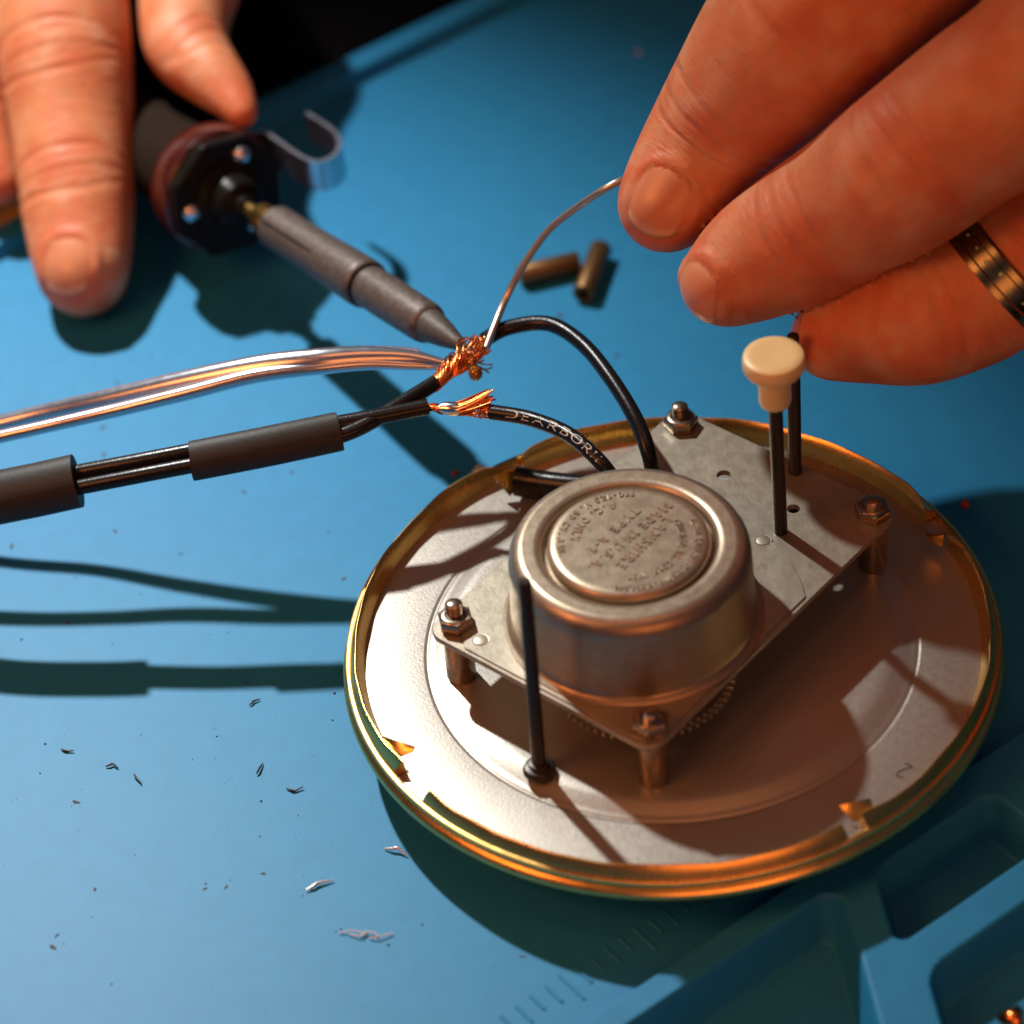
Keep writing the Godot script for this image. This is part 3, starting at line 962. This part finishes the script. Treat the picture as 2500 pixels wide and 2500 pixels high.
func crumbs() -> void:
	var rng := RandomNumberGenerator.new()
	rng.seed = 77
	var clips := [
		[Vector3(-83.45, 0.30, 50.87), Vector3(-82.30, 0.30, 51.54), Vector3(-81.15, 0.40, 51.67), "leftmost dark wire clipping on the mat"],
		[Vector3(-75.39, 0.30, 56.23), Vector3(-74.15, 0.50, 55.95), Vector3(-73.13, 0.30, 56.92), "dark arched wire clipping second from the left on the mat"],
		[Vector3(-70.29, 0.30, 58.72), Vector3(-69.80, 0.30, 59.93), Vector3(-68.92, 0.40, 61.29), "dark wire clipping pointing towards the viewer beside a faint stain"],
		[Vector3(-48.78, 0.40, 61.74), Vector3(-48.28, 0.60, 60.72), Vector3(-47.66, 0.30, 59.24), "dark kinked wire clipping standing nearly upright on the mat"],
		[Vector3(-43.65, 0.30, 65.75), Vector3(-42.19, 0.30, 66.58), Vector3(-40.68, 0.50, 65.96), "dark wavy wire clipping between the upright one and the rim"],
		[Vector3(-50.01, 0.30, 44.58), Vector3(-49.23, 0.40, 43.85), Vector3(-48.10, 0.30, 43.38), "dark wire clipping at the lower edge of the cable shadow"],
		[Vector3(-27.17, 0.30, 82.01), Vector3(-24.88, 0.90, 82.73), Vector3(-23.37, 0.40, 84.17), "bent shiny clipping in the edge of the rim shadow"],
		[Vector3(-40.65, 0.40, 89.62), Vector3(-38.55, 0.60, 88.54), Vector3(-35.97, 0.40, 87.99), "longest silvery wire clipping, alone near the bottom"],
	]
	for q in clips:
		var b := MB.new()
		var mid: Vector3 = q[1]
		org = Vector3(mid.x, 0, mid.z)
		var long: bool = (q[0] as Vector3).distance_to(q[2]) > 3.6
		tube(b, spline([q[0], (q[0] as Vector3).lerp(q[1], 0.6) + Vector3(0, 0.05, 0.12), q[1], q[2]], 6), spread([0.1, 0.2 if not long else 0.27, 0.2 if not long else 0.28, 0.1], 6), 10)
		var o := commit("wire_clipping", b, M.solder if long else M.stud)
		o.position = org * MM
		tag(o, q[3], "wire clipping", "wire clippings on the mat")
	# red crumb and pale scraps
	var bits := [
		[Vector3(83.98, 0.90, 11.10), 1.15, M.red_crumb, "red_crumb", "small red plastic crumb on the mat right of the rim", "crumb"],
		[Vector3(38.27, 0.40, -148.03), 0.7, M.fluff, "lint_speck", "pale lint speck on the far part of the mat", "lint"],
		[Vector3(-5.29, 0.40, -12.08), 1.7, M.fluff, "torn_scrap", "pale torn scrap on the mat behind the rim", "scrap"],
		[Vector3(-10.18, 0.30, -12.31), 0.8, M.red_crumb, "rust_flake", "reddish flake on the mat just left of the pale scrap", "flake"],
		[Vector3(71.48, -3.00, 128.55), 2.2, M.copper, "copper_scrap", "orange copper scrap in the corner parts pocket", "scrap"],
	]
	for q in bits:
		var b := MB.new()
		var p: Vector3 = q[0]
		org = Vector3(p.x, 0, p.z)
		blob(b, p, q[1], rng)
		var o := commit(q[3], b, q[2])
		o.position = org * MM
		tag(o, q[4], q[5])
	# white fluff
	var b := MB.new()
	org = Vector3(-31.84, 0.00, 100.76)
	for k in 4:
		var a := Vector3(-35.30, 0.30, 99.65).lerp(Vector3(-28.68, 0.30, 101.88), k / 4.0)
		tube(b, spline([a, a + Vector3(rng.randf_range(1, 2.5), 0.3, rng.randf_range(-1, 1)), a + Vector3(rng.randf_range(2, 4), 0.1, rng.randf_range(-1, 1))], 4), one(0.13), 6)
	var o := commit("fluff_strand", b, M.fluff)
	o.position = org * MM
	tag(o, "pale fuzzy fibre on the mat near the bottom", "fibre")
	# dust
	b = MB.new()
	org = Vector3.ZERO
	for k in 260:
		var q := Vector2(rng.randf_range(-98, 30), rng.randf_range(0, 148)) if k < 200 else Vector2(rng.randf_range(-90, 95), rng.randf_range(-120, 20))
		if q.distance_to(Vector2(25.3, 51.7)) < 59.0 or q.dot(E2) > 103.0:
			continue
		blob(b, Vector3(q.x, 0.06, q.y), 0.07 + 0.22 * pow(rng.randf(), 3.0), rng, true)
	for k in 60:
		var q := Vector2(rng.randf_range(-98, 40), rng.randf_range(-110, 148))
		if q.distance_to(Vector2(25.3, 51.7)) < 60.0 or q.dot(E2) > 102.0 or q.dot(E2) < -133.0:
			continue
		var first := b.v.size()
		var r := rng.randf_range(0.2, 0.55)
		var turn := rng.randf() * TAU
		for j in 9:
			var a := TAU * j / 9.0
			b.put(Vector3(q.x, 0.035, q.y) + Vector3(cos(a) * r * 1.6, 0, sin(a) * r * rng.randf_range(0.4, 1.0)).rotated(Vector3.UP, turn), Vector3.UP)
		for j in range(1, 8):
			b.tri(first, first + j, first + j + 1)
	o = commit("dust", b, M.dust)
	tag(o, "fine dark dust and specks scattered over the blue mat", "dust")
	o.set_meta("kind", "stuff")

func blob(b: MB, at: Vector3, r: float, rng: RandomNumberGenerator, tiny := false) -> void:
	var rows := 3 if tiny else 6
	var cols := 6 if tiny else 10
	var first := b.v.size()
	var ph := rng.randf() * 6.0
	var st := rng.randf_range(0.5, 1.0)
	for j in rows + 1:
		for k in cols:
			var la := PI * j / rows - PI / 2
			var lo := TAU * k / cols
			var d := Vector3(cos(la) * cos(lo), sin(la) * 0.7, cos(la) * sin(lo) * st).rotated(Vector3.UP, ph)
			b.put(at + d * r * (1.0 + 0.25 * sin(lo * 3.0 + ph) * cos(la)), d.normalized())
	for j in rows:
		for k in cols:
			b.quad(first + j * cols + k, first + j * cols + (k + 1) % cols, first + (j + 1) * cols + (k + 1) % cols, first + (j + 1) * cols + k)

# ---------- hands ----------
# bones of the hand being meshed
var ba := PackedVector3Array()
var bd := PackedVector3Array()
var bl := PackedFloat32Array()
var br := PackedFloat32Array()
var bg := PackedFloat32Array()
var bc := PackedInt32Array()
var bs := PackedFloat32Array()
var bk := PackedFloat32Array()
const PALM := 9

func bone(a: Vector3, d: Vector3, ra: float, rb: float, chain: int, s: float, k := 1.6) -> void:
	ba.append(a); bd.append(d - a); bl.append(1.0 / maxf((d - a).length_squared(), 1e-6))
	br.append(ra); bg.append(rb - ra); bc.append(chain); bs.append(s); bk.append(k)

func sd(p: Vector3, near: PackedInt32Array) -> float:
	var all := 99.0
	var cur := 99.0
	var chain := -1
	var palm := 99.0
	for q in near:
		var pa := p - ba[q]
		var t := clampf(pa.dot(bd[q]) * bl[q], 0.0, 1.0)
		var d := (pa - bd[q] * t).length() - br[q] - bg[q] * t
		if bc[q] == PALM:
			var h := maxf(8.0 - absf(palm - d), 0.0)
			palm = minf(palm, d) - h * h / 32.0
			continue
		if bc[q] != chain:
			all = minf(all, cur)
			chain = bc[q]
			cur = d
		else:
			var kk := bk[q]
			var h := maxf(kk - absf(cur - d), 0.0)
			cur = minf(cur, d) - h * h / (4.0 * kk)
	all = minf(all, cur)
	var hp := maxf(7.0 - absf(all - palm), 0.0)
	return minf(all, palm) - hp * hp / 28.0

# fingers: [[Vector3, radius], ...] from the tip on; resampled smoothly
func chain_of(list: Array, id: int) -> float:
	var ps := []
	var rs := []
	for e in list:
		ps.append(e[0])
		rs.append(e[1])
	var p := spline(ps, 3)
	var r := PackedFloat32Array()
	for k in rs.size() - 1:
		for s in 3:
			r.append(cubic_interpolate(rs[k], rs[k + 1], rs[maxi(k - 1, 0)], rs[mini(k + 2, rs.size() - 1)], s / 3.0))
	r.append(rs[rs.size() - 1])
	var run := 0.0
	for k in p.size() - 1:
		bone(p[k], p[k + 1], r[k], r[k + 1], id, run)
		run += p[k].distance_to(p[k + 1])
	return run

func everything() -> PackedInt32Array:
	return PackedInt32Array(range(ba.size()))

func own(chain: int) -> PackedInt32Array:
	var out := PackedInt32Array()
	for q in ba.size():
		if bc[q] == chain:
			out.append(q)
	return out

func clear_bones() -> void:
	ba.clear(); bd.clear(); bl.clear(); br.clear(); bg.clear(); bc.clear(); bs.clear(); bk.clear()

func skin_mesh(cell: float, lo: Vector3, hi: Vector3, dorsal: Array, joints: Array) -> MB:
	var step := 6
	var nx := int(ceil((hi.x - lo.x) / cell / step)) * step + 1
	var ny := int(ceil((hi.y - lo.y) / cell / step)) * step + 1
	var nz := int(ceil((hi.z - lo.z) / cell / step)) * step + 1
	var val := PackedFloat32Array()
	val.resize(nx * ny * nz)
	val.fill(9.0)
	var all := everything()
	var half := cell * step * 0.5
	var reach := half * 1.7321 + cell
	var blocks: Array[Vector3i] = []
	for bz in range(0, nz - 1, step):
		for by in range(0, ny - 1, step):
			for bx in range(0, nx - 1, step):
				var mid := lo + Vector3(bx, by, bz) * cell + Vector3.ONE * half
				var d := sd(mid, all)
				if absf(d) > reach + 2.5:
					continue
				var near := PackedInt32Array()
				for q in ba.size():
					var pa := mid - ba[q]
					var t := clampf(pa.dot(bd[q]) * bl[q], 0.0, 1.0)
					if (pa - bd[q] * t).length() - br[q] - bg[q] * t < reach + 8.0:
						near.append(q)
				blocks.append(Vector3i(bx, by, bz))
				for z in range(bz, bz + step + 1):
					for y in range(by, by + step + 1):
						var row := (z * ny + y) * nx
						for x in range(bx, bx + step + 1):
							if val[row + x] == 9.0:
								val[row + x] = sd(lo + Vector3(x, y, z) * cell, near)
	var b := MB.new()
	var index := {}
	var offs := PackedInt32Array([0, 1, nx, nx + 1, nx * ny, nx * ny + 1, nx * ny + nx, nx * ny + nx + 1])
	var corner: Array[Vector3] = []
	for k in 8:
		corner.append(Vector3(k & 1, (k >> 1) & 1, (k >> 2) & 1))
	var edges := [[0, 1], [2, 3], [4, 5], [6, 7], [0, 2], [1, 3], [4, 6], [5, 7], [0, 4], [1, 5], [2, 6], [3, 7]]
	var cells: Array[Vector3i] = []
	for bl_ in blocks:
		for z in range(bl_.z, bl_.z + step):
			for y in range(bl_.y, bl_.y + step):
				for x in range(bl_.x, bl_.x + step):
					var at := (z * ny + y) * nx + x
					var signs := 0
					for k in 8:
						if val[at + offs[k]] < 0.0:
							signs |= 1 << k
					if signs == 0 or signs == 255:
						continue
					var sum := Vector3.ZERO
					var cnt := 0
					for e in edges:
						var s0: int = (signs >> e[0]) & 1
						if s0 == (signs >> e[1]) & 1:
							continue
						var v0 := val[at + offs[e[0]]]
						var v1 := val[at + offs[e[1]]]
						sum += corner[e[0]].lerp(corner[e[1]], v0 / (v0 - v1))
						cnt += 1
					index[at] = b.put(lo + (Vector3(x, y, z) + sum / cnt) * cell, Vector3.ZERO)
					cells.append(Vector3i(x, y, z))
	var steps := [[1, nx, nx * ny], [nx, nx * ny, 1], [nx * ny, 1, nx]]
	for q in cells:
		var at := (q.z * ny + q.y) * nx + q.x
		var in0 := val[at] < 0.0
		for ax in 3:
			var s: Array = steps[ax]
			if in0 == (val[at + s[0]] < 0.0):
				continue
			var i1 = index.get(at)
			var i2 = index.get(at - s[1])
			var i3 = index.get(at - s[1] - s[2])
			var i4 = index.get(at - s[2])
			if i2 == null or i3 == null or i4 == null:
				continue
			var g := (b.v[i3] - b.v[i1]).cross(b.v[i4] - b.v[i2])
			var want := Vector3.ZERO
			want[ax] = 1.0 if in0 else -1.0
			if g.dot(want) < 0.0:
				g = -g
				b.i.append_array(PackedInt32Array([i1, i2, i3, i1, i3, i4]))
			else:
				b.i.append_array(PackedInt32Array([i1, i3, i2, i1, i4, i3]))
			for k in [i1, i2, i3, i4]:
				b.n[k] += g
	# where on which finger: texture place and tint
	var tone := FastNoiseLite.new()
	tone.seed = 5
	tone.frequency = 0.09
	tone.fractal_octaves = 3
	b.c.resize(b.v.size())
	for k in b.v.size():
		b.n[k] = b.n[k].normalized()
		var p := b.v[k]
		var best := 99.0
		var bq := 0
		var bt := 0.0
		for q in ba.size():
			if bk[q] < 1.5:
				continue
			var pa := p - ba[q]
			var t := clampf(pa.dot(bd[q]) * bl[q], 0.0, 1.0)
			var d := (pa - bd[q] * t).length() - br[q] - bg[q] * t
			if d < best:
				best = d
				bq = q
				bt = t
		var ch := mini(bc[bq], 4)
		var along := 0.0
		var axis := Vector3.ZERO
		var rad := Vector3.ZERO
		var share := 0.0
		for q in range(maxi(bq - 5, 0), mini(bq + 6, ba.size())):
			if bc[q] != bc[bq] or bk[q] < 1.5:
				continue
			var pa := p - ba[q]
			var t := clampf(pa.dot(bd[q]) * bl[q], 0.0, 1.0)
			var off := pa - bd[q] * t
			var ww := exp(-(off.length() - br[q] - bg[q] * t - best) / 0.9)
			along += ww * (bs[q] + t / sqrt(bl[q]))
			axis += bd[q].normalized() * ww
			rad += off * ww
			share += ww
		along /= share
		rad /= share
		axis = axis.normalized()
		var up: Vector3 = dorsal[ch]
		up = (up - axis * up.dot(axis)).normalized()
		var ang := atan2(rad.dot(axis.cross(up)), rad.dot(up))
		b.t[k] = Vector2(along / 128.0, (ch + 0.5 + ang / TAU * 0.96) / 5.0)
		var flush := 0.0
		if bc[bq] != PALM:
			flush = 0.9 * exp(-pow((along - 1.0) / 9.0, 2.0))
			for j in joints[ch]:
				flush += 0.55 * exp(-pow((along - j) / 6.0, 2.0))
		var patch := tone.get_noise_3dv(p)
		var small := tone.get_noise_3dv(p * 3.1 + Vector3(50, 0, 0))
		flush = clampf(flush * 0.65 + 0.75 * patch + 0.3 * small + 0.15, 0.0, 1.0)
		var c := Color(0.60, 0.24, 0.108).lerp(Color(0.53, 0.132, 0.058), flush)
		c = c.lerp(Color(0.66, 0.33, 0.20), clampf(-0.9 * patch - 0.5 * small, 0.0, 0.6))
		b.c[k] = c * (1.0 + 0.16 * small)
	return b

# wrinkles over the knuckles, the fine net of lines and pores, as a height picture laid along the fingers
func skin_material(joints: Array, seed_: int) -> StandardMaterial3D:
	var w := 768
	var h := 640
	var net := FastNoiseLite.new()
	net.seed = seed_
	net.noise_type = FastNoiseLite.TYPE_CELLULAR
	net.cellular_return_type = FastNoiseLite.RETURN_DISTANCE2_SUB
	net.frequency = 0.2
	var wob := FastNoiseLite.new()
	wob.seed = seed_ + 1
	wob.frequency = 0.03
	var data := PackedByteArray()
	data.resize(w * h)
	var rows := h / 5
	for y in h:
		var ch := y / rows
		var ang := (float(y % rows) / rows - 0.5) * TAU
		var back := smoothstep(2.1, 1.2, absf(ang))
		for x in w:
			var mm := x * 128.0 / w
			var v := 0.62 + 0.15 * net.get_noise_2d(x * 0.9, y * 1.5) + 0.06 * wob.get_noise_2d(x * 3.0, y * 3.0)
			for j in joints[ch]:
				var d: float = mm - j
				if absf(d) > 9.0:
					continue
				var wave := 1.6 * wob.get_noise_2d(x * 0.25 + 900.0 * ch, y * 0.5)
				# lines bowed round the knuckle
				for k in 5:
					var off := (k - 2) * 2.3
					var bow := off * (1.0 - 0.30 * ang * ang) + wave + 0.35 * sin(k * 2.4)
					var near := absf(d - bow)
					if near < 2.6:
						var deep := (0.36 if k % 2 == 0 else 0.2) * back * (0.45 + 1.0 * absf(wob.get_noise_2d(k * 70.0 + ch * 300.0, y * 0.5)))
						v -= deep * exp(-near * near / (0.85 if k % 2 == 0 else 0.55))
			data[y * w + x] = int(clampf(v, 0.0, 1.0) * 255.0)
	var im := Image.create_from_data(w, h, false, Image.FORMAT_L8, data)
	var m := StandardMaterial3D.new()
	m.vertex_color_use_as_albedo = true
	m.roughness = 0.52
	m.metallic_specular = 0.38
	m.heightmap_enabled = true
	m.heightmap_texture = ImageTexture.create_from_image(im)
	m.heightmap_scale = 0.095
	m.subsurf_scatter_enabled = true
	m.subsurf_scatter_strength = 0.08
	return m

# a nail laid on the finger: mid is over the nail, out its outward direction, tip the direction of the fingertip
func nail(t: Node3D, chain: int, mid: Vector3, out: Vector3, tip: Vector3, wide: float, long: float) -> void:
	out = out.normalized()
	tip = (tip - out * tip.dot(out)).normalized()
	var side := tip.cross(out)
	var all := own(chain)
	var b := MB.new()
	var res := 28
	var pts := []
	for j in res + 1:
		for k in res + 1:
			var u := k * 2.0 / res - 1.0
			var w := j * 2.0 / res - 1.0
			# square to rounded outline
			var x := u * sqrt(1.0 - w * w * 0.42)
			var y := w * sqrt(1.0 - u * u * 0.38)
			var start := mid + side * x * wide + tip * y * long
			var p := start + out * 6.0
			for s in 24:
				var d := sd(p, all)
				p -= out * d * 0.9
				if d < 0.02 or (p - start).dot(out) < -9.0:
					break
			var edge := maxf(absf(u), absf(w))
			var lift := 0.24 * (1.0 - pow(edge, 8.0)) - 0.10
			if w > 0.75:
				lift = maxf(lift, 0.22)
			pts.append(p + out * lift)
			b.put(pts[pts.size() - 1], out, Vector2(u, w))
			var nc := Color(0.60, 0.235, 0.115).lerp(Color(0.64, 0.31, 0.18), smoothstep(-0.55, -0.95, w + 0.3 * u * u))
			nc = nc.lerp(Color(0.62, 0.33, 0.19), smoothstep(0.62, 0.78, w + 0.12 * u * u))
			nc = nc.lerp(Color(0.16, 0.07, 0.035), 0.7 * smoothstep(0.86, 0.98, edge))
			b.c.append(nc)
	for j in res + 1:
		for k in res + 1:
			var p0: Vector3 = pts[j * (res + 1) + maxi(k - 1, 0)]
			var p1: Vector3 = pts[j * (res + 1) + mini(k + 1, res)]
			var p2: Vector3 = pts[maxi(j - 1, 0) * (res + 1) + k]
			var p3: Vector3 = pts[mini(j + 1, res) * (res + 1) + k]
			var n := (p1 - p0).cross(p3 - p2).normalized()
			b.n[j * (res + 1) + k] = n if n.dot(out) > 0.0 else -n
	for j in res:
		for k in res:
			var q := j * (res + 1) + k
			b.quad(q, q + 1, q + res + 2, q + res + 1)
	commit("fingernail", b, M.nail, t)

# raised skin round a nail, added to the bones before meshing
func nail_fold(chain: int, mid: Vector3, out: Vector3, tip: Vector3, wide: float, long: float) -> void:
	out = out.normalized()
	tip = (tip - out * tip.dot(out)).normalized()
	var side := tip.cross(out)
	var all := own(chain)
	var last := Vector3.ZERO
	for k in 15:
		var a := PI * lerpf(-0.12, 1.12, k / 14.0)
		var start := mid + side * cos(a) * (wide + 0.55) - tip * sin(a) * (long + 0.5)
		var p := start + out * 6.0
		for s in 24:
			var d := sd(p, all)
			p -= out * d * 0.9
			if d < 0.02 or (p - start).dot(out) < -9.0:
				break
		p -= out * 0.42
		if k > 0:
			bone(last, p, 0.5, 0.5, chain, 0.0, 1.2)
		last = p

func sort_bones() -> void:
	var order := range(ba.size())
	order.sort_custom(func(a, d): return bc[a] * 1000 + a < bc[d] * 1000 + d)
	var o := [ba.duplicate(), bd.duplicate(), bl.duplicate(), br.duplicate(), bg.duplicate(), bc.duplicate(), bs.duplicate(), bk.duplicate()]
	for k in order.size():
		var q: int = order[k]
		ba[k] = o[0][q]; bd[k] = o[1][q]; bl[k] = o[2][q]; br[k] = o[3][q]; bg[k] = o[4][q]; bc[k] = o[5][q]; bs[k] = o[6][q]; bk[k] = o[7][q]

func right_hand() -> void:
	clear_bones()
	var cam: Vector3 = Vector3(-0.0000000, 0.6686116, 0.7436118)
	var left: Vector3 = -(Vector3(0.9951074, -0.0734679, 0.0660580))
	var up: Vector3 = Vector3(0.0987987, 0.7399736, -0.6653404)
	chain_of([[Vector3(32.05, 66.00, -2.60), 8.18], [Vector3(36.00, 69.00, -6.19), 9.68], [Vector3(41.54, 74.00, -9.92), 11.34], [Vector3(48.34, 83.00, -10.34), 13.44], [Vector3(56.17, 93.00, -10.40), 15.82], [Vector3(65.91, 101.00, -13.18), 17.53], [Vector3(79.60, 108.00, -19.71), 18.35], [Vector3(95.70, 114.00, -29.28), 18.64]], 0)
	chain_of([[Vector3(40.44, 60.00, 12.91), 7.52], [Vector3(46.58, 63.00, 11.48), 10.07], [Vector3(55.21, 69.00, 12.81), 11.70], [Vector3(63.60, 76.00, 14.69), 12.29], [Vector3(70.32, 83.00, 17.40), 13.38], [Vector3(79.10, 90.00, 17.33), 13.70], [Vector3(87.55, 97.00, 18.18), 14.26], [Vector3(101.33, 106.00, 17.02), 14.81]], 1)
	chain_of([[Vector3(57.77, 51.00, 20.32), 6.79], [Vector3(64.54, 53.00, 20.65), 9.15], [Vector3(72.40, 56.00, 23.03), 11.09], [Vector3(78.82, 58.00, 22.62), 11.43], [Vector3(84.49, 60.00, 21.21), 11.97], [Vector3(92.11, 65.00, 18.53), 12.12], [Vector3(101.41, 72.00, 15.86), 12.42], [Vector3(113.58, 84.00, 14.71), 13.32]], 2)
	chain_of([[Vector3(98.20, 52.00, 36.56), 6.28], [Vector3(103.08, 56.00, 33.70), 7.61], [Vector3(108.81, 61.00, 30.80), 8.94], [Vector3(115.86, 68.00, 29.31), 9.32], [Vector3(122.90, 80.00, 33.24), 10.00]], 3)
	chain_of([[Vector3(33.56, 55.77, -14.93), 7.05], [Vector3(40.57, 59.88, -18.00), 7.97], [Vector3(50.11, 66.49, -24.04), 8.79], [Vector3(60.47, 76.62, -28.79), 9.17], [Vector3(74.53, 84.74, -39.77), 10.06], [Vector3(95.73, 91.93, -52.17), 12.77]], 4)
	var pk := [Vector3(100.38, 116.00, -30.27), Vector3(105.31, 110.00, 17.61), Vector3(113.50, 97.00, 27.22), Vector3(124.92, 83.00, 34.72), Vector3(142.53, 118.00, 0.25), Vector3(139.75, 108.00, 34.45), Vector3(174.97, 115.00, 9.65)]
	bone(pk[0], pk[4], 15, 20, PALM, 0); bone(pk[1], pk[5], 14, 20, PALM, 0); bone(pk[2], pk[5], 13, 18, PALM, 0); bone(pk[3], pk[5], 11, 18, PALM, 0); bone(pk[4], pk[6], 22, 24, PALM, 0); bone(pk[5], pk[6], 20, 24, PALM, 0); bone(pk[0], pk[1], 14, 14, PALM, 0)
	bone(Vector3(95.73, 91.93, -52.17), pk[4], 11, 18, PALM, 0)
	var nails := [
		[0, Vector3(30.69, 71.00, 2.71), cam * 0.80 - up * 0.42 + left * 0.42, left * 0.45 - up * 0.9, 5.5, 6.3],
		[1, Vector3(35.66, 61.00, 16.41), left * 0.92 + cam * 0.3 - up * 0.45, -up * 0.75 + left * 0.25 - cam * 0.5, 5.0, 6.0],
		[2, Vector3(51.92, 51.50, 18.55), left * 0.95 + cam * 0.2 - up * 0.2, -up * 0.8 - cam * 0.5, 4.4, 5.4],
	]
	for q in nails:
		nail_fold(q[0], q[1], q[2], q[3], q[4], q[5])
	sort_bones()
	var joints := [[21.0, 46.0], [20.0, 44.0], [18.0, 40.0], [18.0], [24.0]]
	var dors := [cam * 0.8 + up * 0.1 + left * 0.35, cam * 0.75 + left * 0.5 - up * 0.1, cam * 0.7 + left * 0.5 - up * 0.2, cam, -cam]
	var t := thing("person_hand", "hand reaching in from the right edge, pinching solder wire and wearing a dark ring", "hand", Vector3(107.96, 0.00, -77.17))
	var b := skin_mesh(0.85, Vector3(20, 25, -120), Vector3(185, 150, 40), dors, joints)
	commit("skin", b, skin_material(joints, 31), t)
	for q in nails:
		nail(t, q[0], q[1], q[2], q[3], q[4], q[5])
	# the ring
	var a := Vector3(87.69, 62.00, 19.86)
	var d := (Vector3(92.96, 66.00, 18.64) - a).normalized()
	var r := 12.33
	var x := aim(a, d)
	var ring := thing("finger_ring", "dark metal ring with small greenish inlay chips on the ring finger", "ring", a)
	b = MB.new()
	lathe(b, [Vector2(r - 0.6, -3.0), Vector2(r + 0.5, -3.1), Vector2(r + 1.1, -2.6), Vector2(r + 1.1, -1.5), Vector2(r + 0.8, -1.2), Vector2(r + 0.8, 1.2), Vector2(r + 1.1, 1.5), Vector2(r + 1.1, 2.6), Vector2(r + 0.5, 3.1), Vector2(r - 0.6, 3.0)], 96, x)
	commit("band", b, M.dark_ring, ring)
	var rng := RandomNumberGenerator.new()
	rng.seed = 4
	for k in 26:
		b = MB.new()
		var ang := TAU * k / 26.0
		blob(b, x * Vector3(cos(ang) * (r + 0.7), rng.randf_range(-0.9, 0.9), sin(ang) * (r + 0.7)), rng.randf_range(0.35, 0.75), rng)
		commit("inlay_chip", b, M.opal, ring)

func left_hand() -> void:
	clear_bones()
	var cam: Vector3 = Vector3(-0.0000000, 0.6686116, 0.7436118)
	var left: Vector3 = -(Vector3(0.9951074, -0.0734679, 0.0660580))
	var up: Vector3 = Vector3(0.0987987, 0.7399736, -0.6653404)
	chain_of([[Vector3(-82.33, 10.00, -74.56), 9.08], [Vector3(-82.67, 13.00, -83.05), 10.45], [Vector3(-82.81, 19.00, -93.32), 11.60], [Vector3(-83.00, 26.00, -106.21), 12.35], [Vector3(-83.44, 34.00, -118.01), 13.52], [Vector3(-84.25, 42.00, -133.20), 13.87], [Vector3(-86.03, 50.00, -154.50), 14.76]], 0)
	chain_of([[Vector3(-46.70, 31.00, -94.49), 2.81], [Vector3(-49.18, 32.00, -100.71), 4.57], [Vector3(-53.38, 33.50, -106.97), 6.35], [Vector3(-57.88, 35.00, -115.75), 8.17], [Vector3(-58.00, 36.50, -126.75), 9.38], [Vector3(-56.41, 39.00, -139.09), 11.06], [Vector3(-55.97, 45.00, -159.33), 12.62]], 4)
	chain_of([[Vector3(-100.12, 13.00, -104.48), 4.91], [Vector3(-103.35, 18.00, -114.35), 7.40], [Vector3(-107.14, 26.00, -127.10), 10.38], [Vector3(-109.55, 34.00, -144.06), 11.98], [Vector3(-110.72, 44.00, -164.73), 13.28]], 1)
	chain_of([[Vector3(-117.87, 12.00, -111.70), 6.75], [Vector3(-121.59, 22.00, -127.49), 9.63], [Vector3(-124.42, 32.00, -145.67), 10.88], [Vector3(-126.38, 42.00, -166.56), 12.18]], 2)
	chain_of([[Vector3(-134.21, 12.00, -130.11), 6.31], [Vector3(-136.63, 22.00, -142.28), 8.64], [Vector3(-138.11, 32.00, -156.59), 9.85], [Vector3(-139.78, 40.00, -167.94), 10.47]], 3)
	var w := Vector3(-108.94, 60.00, -279.44)
	for q in [Vector3(-86.55, 51.00, -157.29), Vector3(-110.99, 46.00, -165.88), Vector3(-126.64, 44.00, -167.73), Vector3(-139.44, 42.00, -169.01), Vector3(-55.97, 45.00, -159.33)]:
		bone(q, w, 12, 22, PALM, 0)
	bone(w, Vector3(-117.53, 65.00, -345.93), 24, 26, PALM, 0)
	var nails := [[0, Vector3(-84.59, 16.00, -69.25), cam * 0.88 + left * 0.34 - up * 0.15, -up + left * 0.02, 5.3, 6.2]]
	for q in nails:
		nail_fold(q[0], q[1], q[2], q[3], q[4], q[5])
	sort_bones()
	var joints := [[20.0, 47.0], [20.0], [20.0], [20.0], [20.0]]
	var dors := [cam * 0.85 + left * 0.3 + up * 0.2, cam, cam, cam, cam * 0.6 + left * -0.6]
	var t := thing("person_hand", "hand at the upper left corner with its finger pointing down beside the soldering iron", "hand", Vector3(-86.55, 0.00, -128.95))
	var b := skin_mesh(0.95, Vector3(-150, -5, -260), Vector3(-35, 95, -30), dors, joints)
	commit("skin", b, skin_material(joints, 57), t)
	for q in nails:
		nail(t, q[0], q[1], q[2], q[3], q[4], q[5])
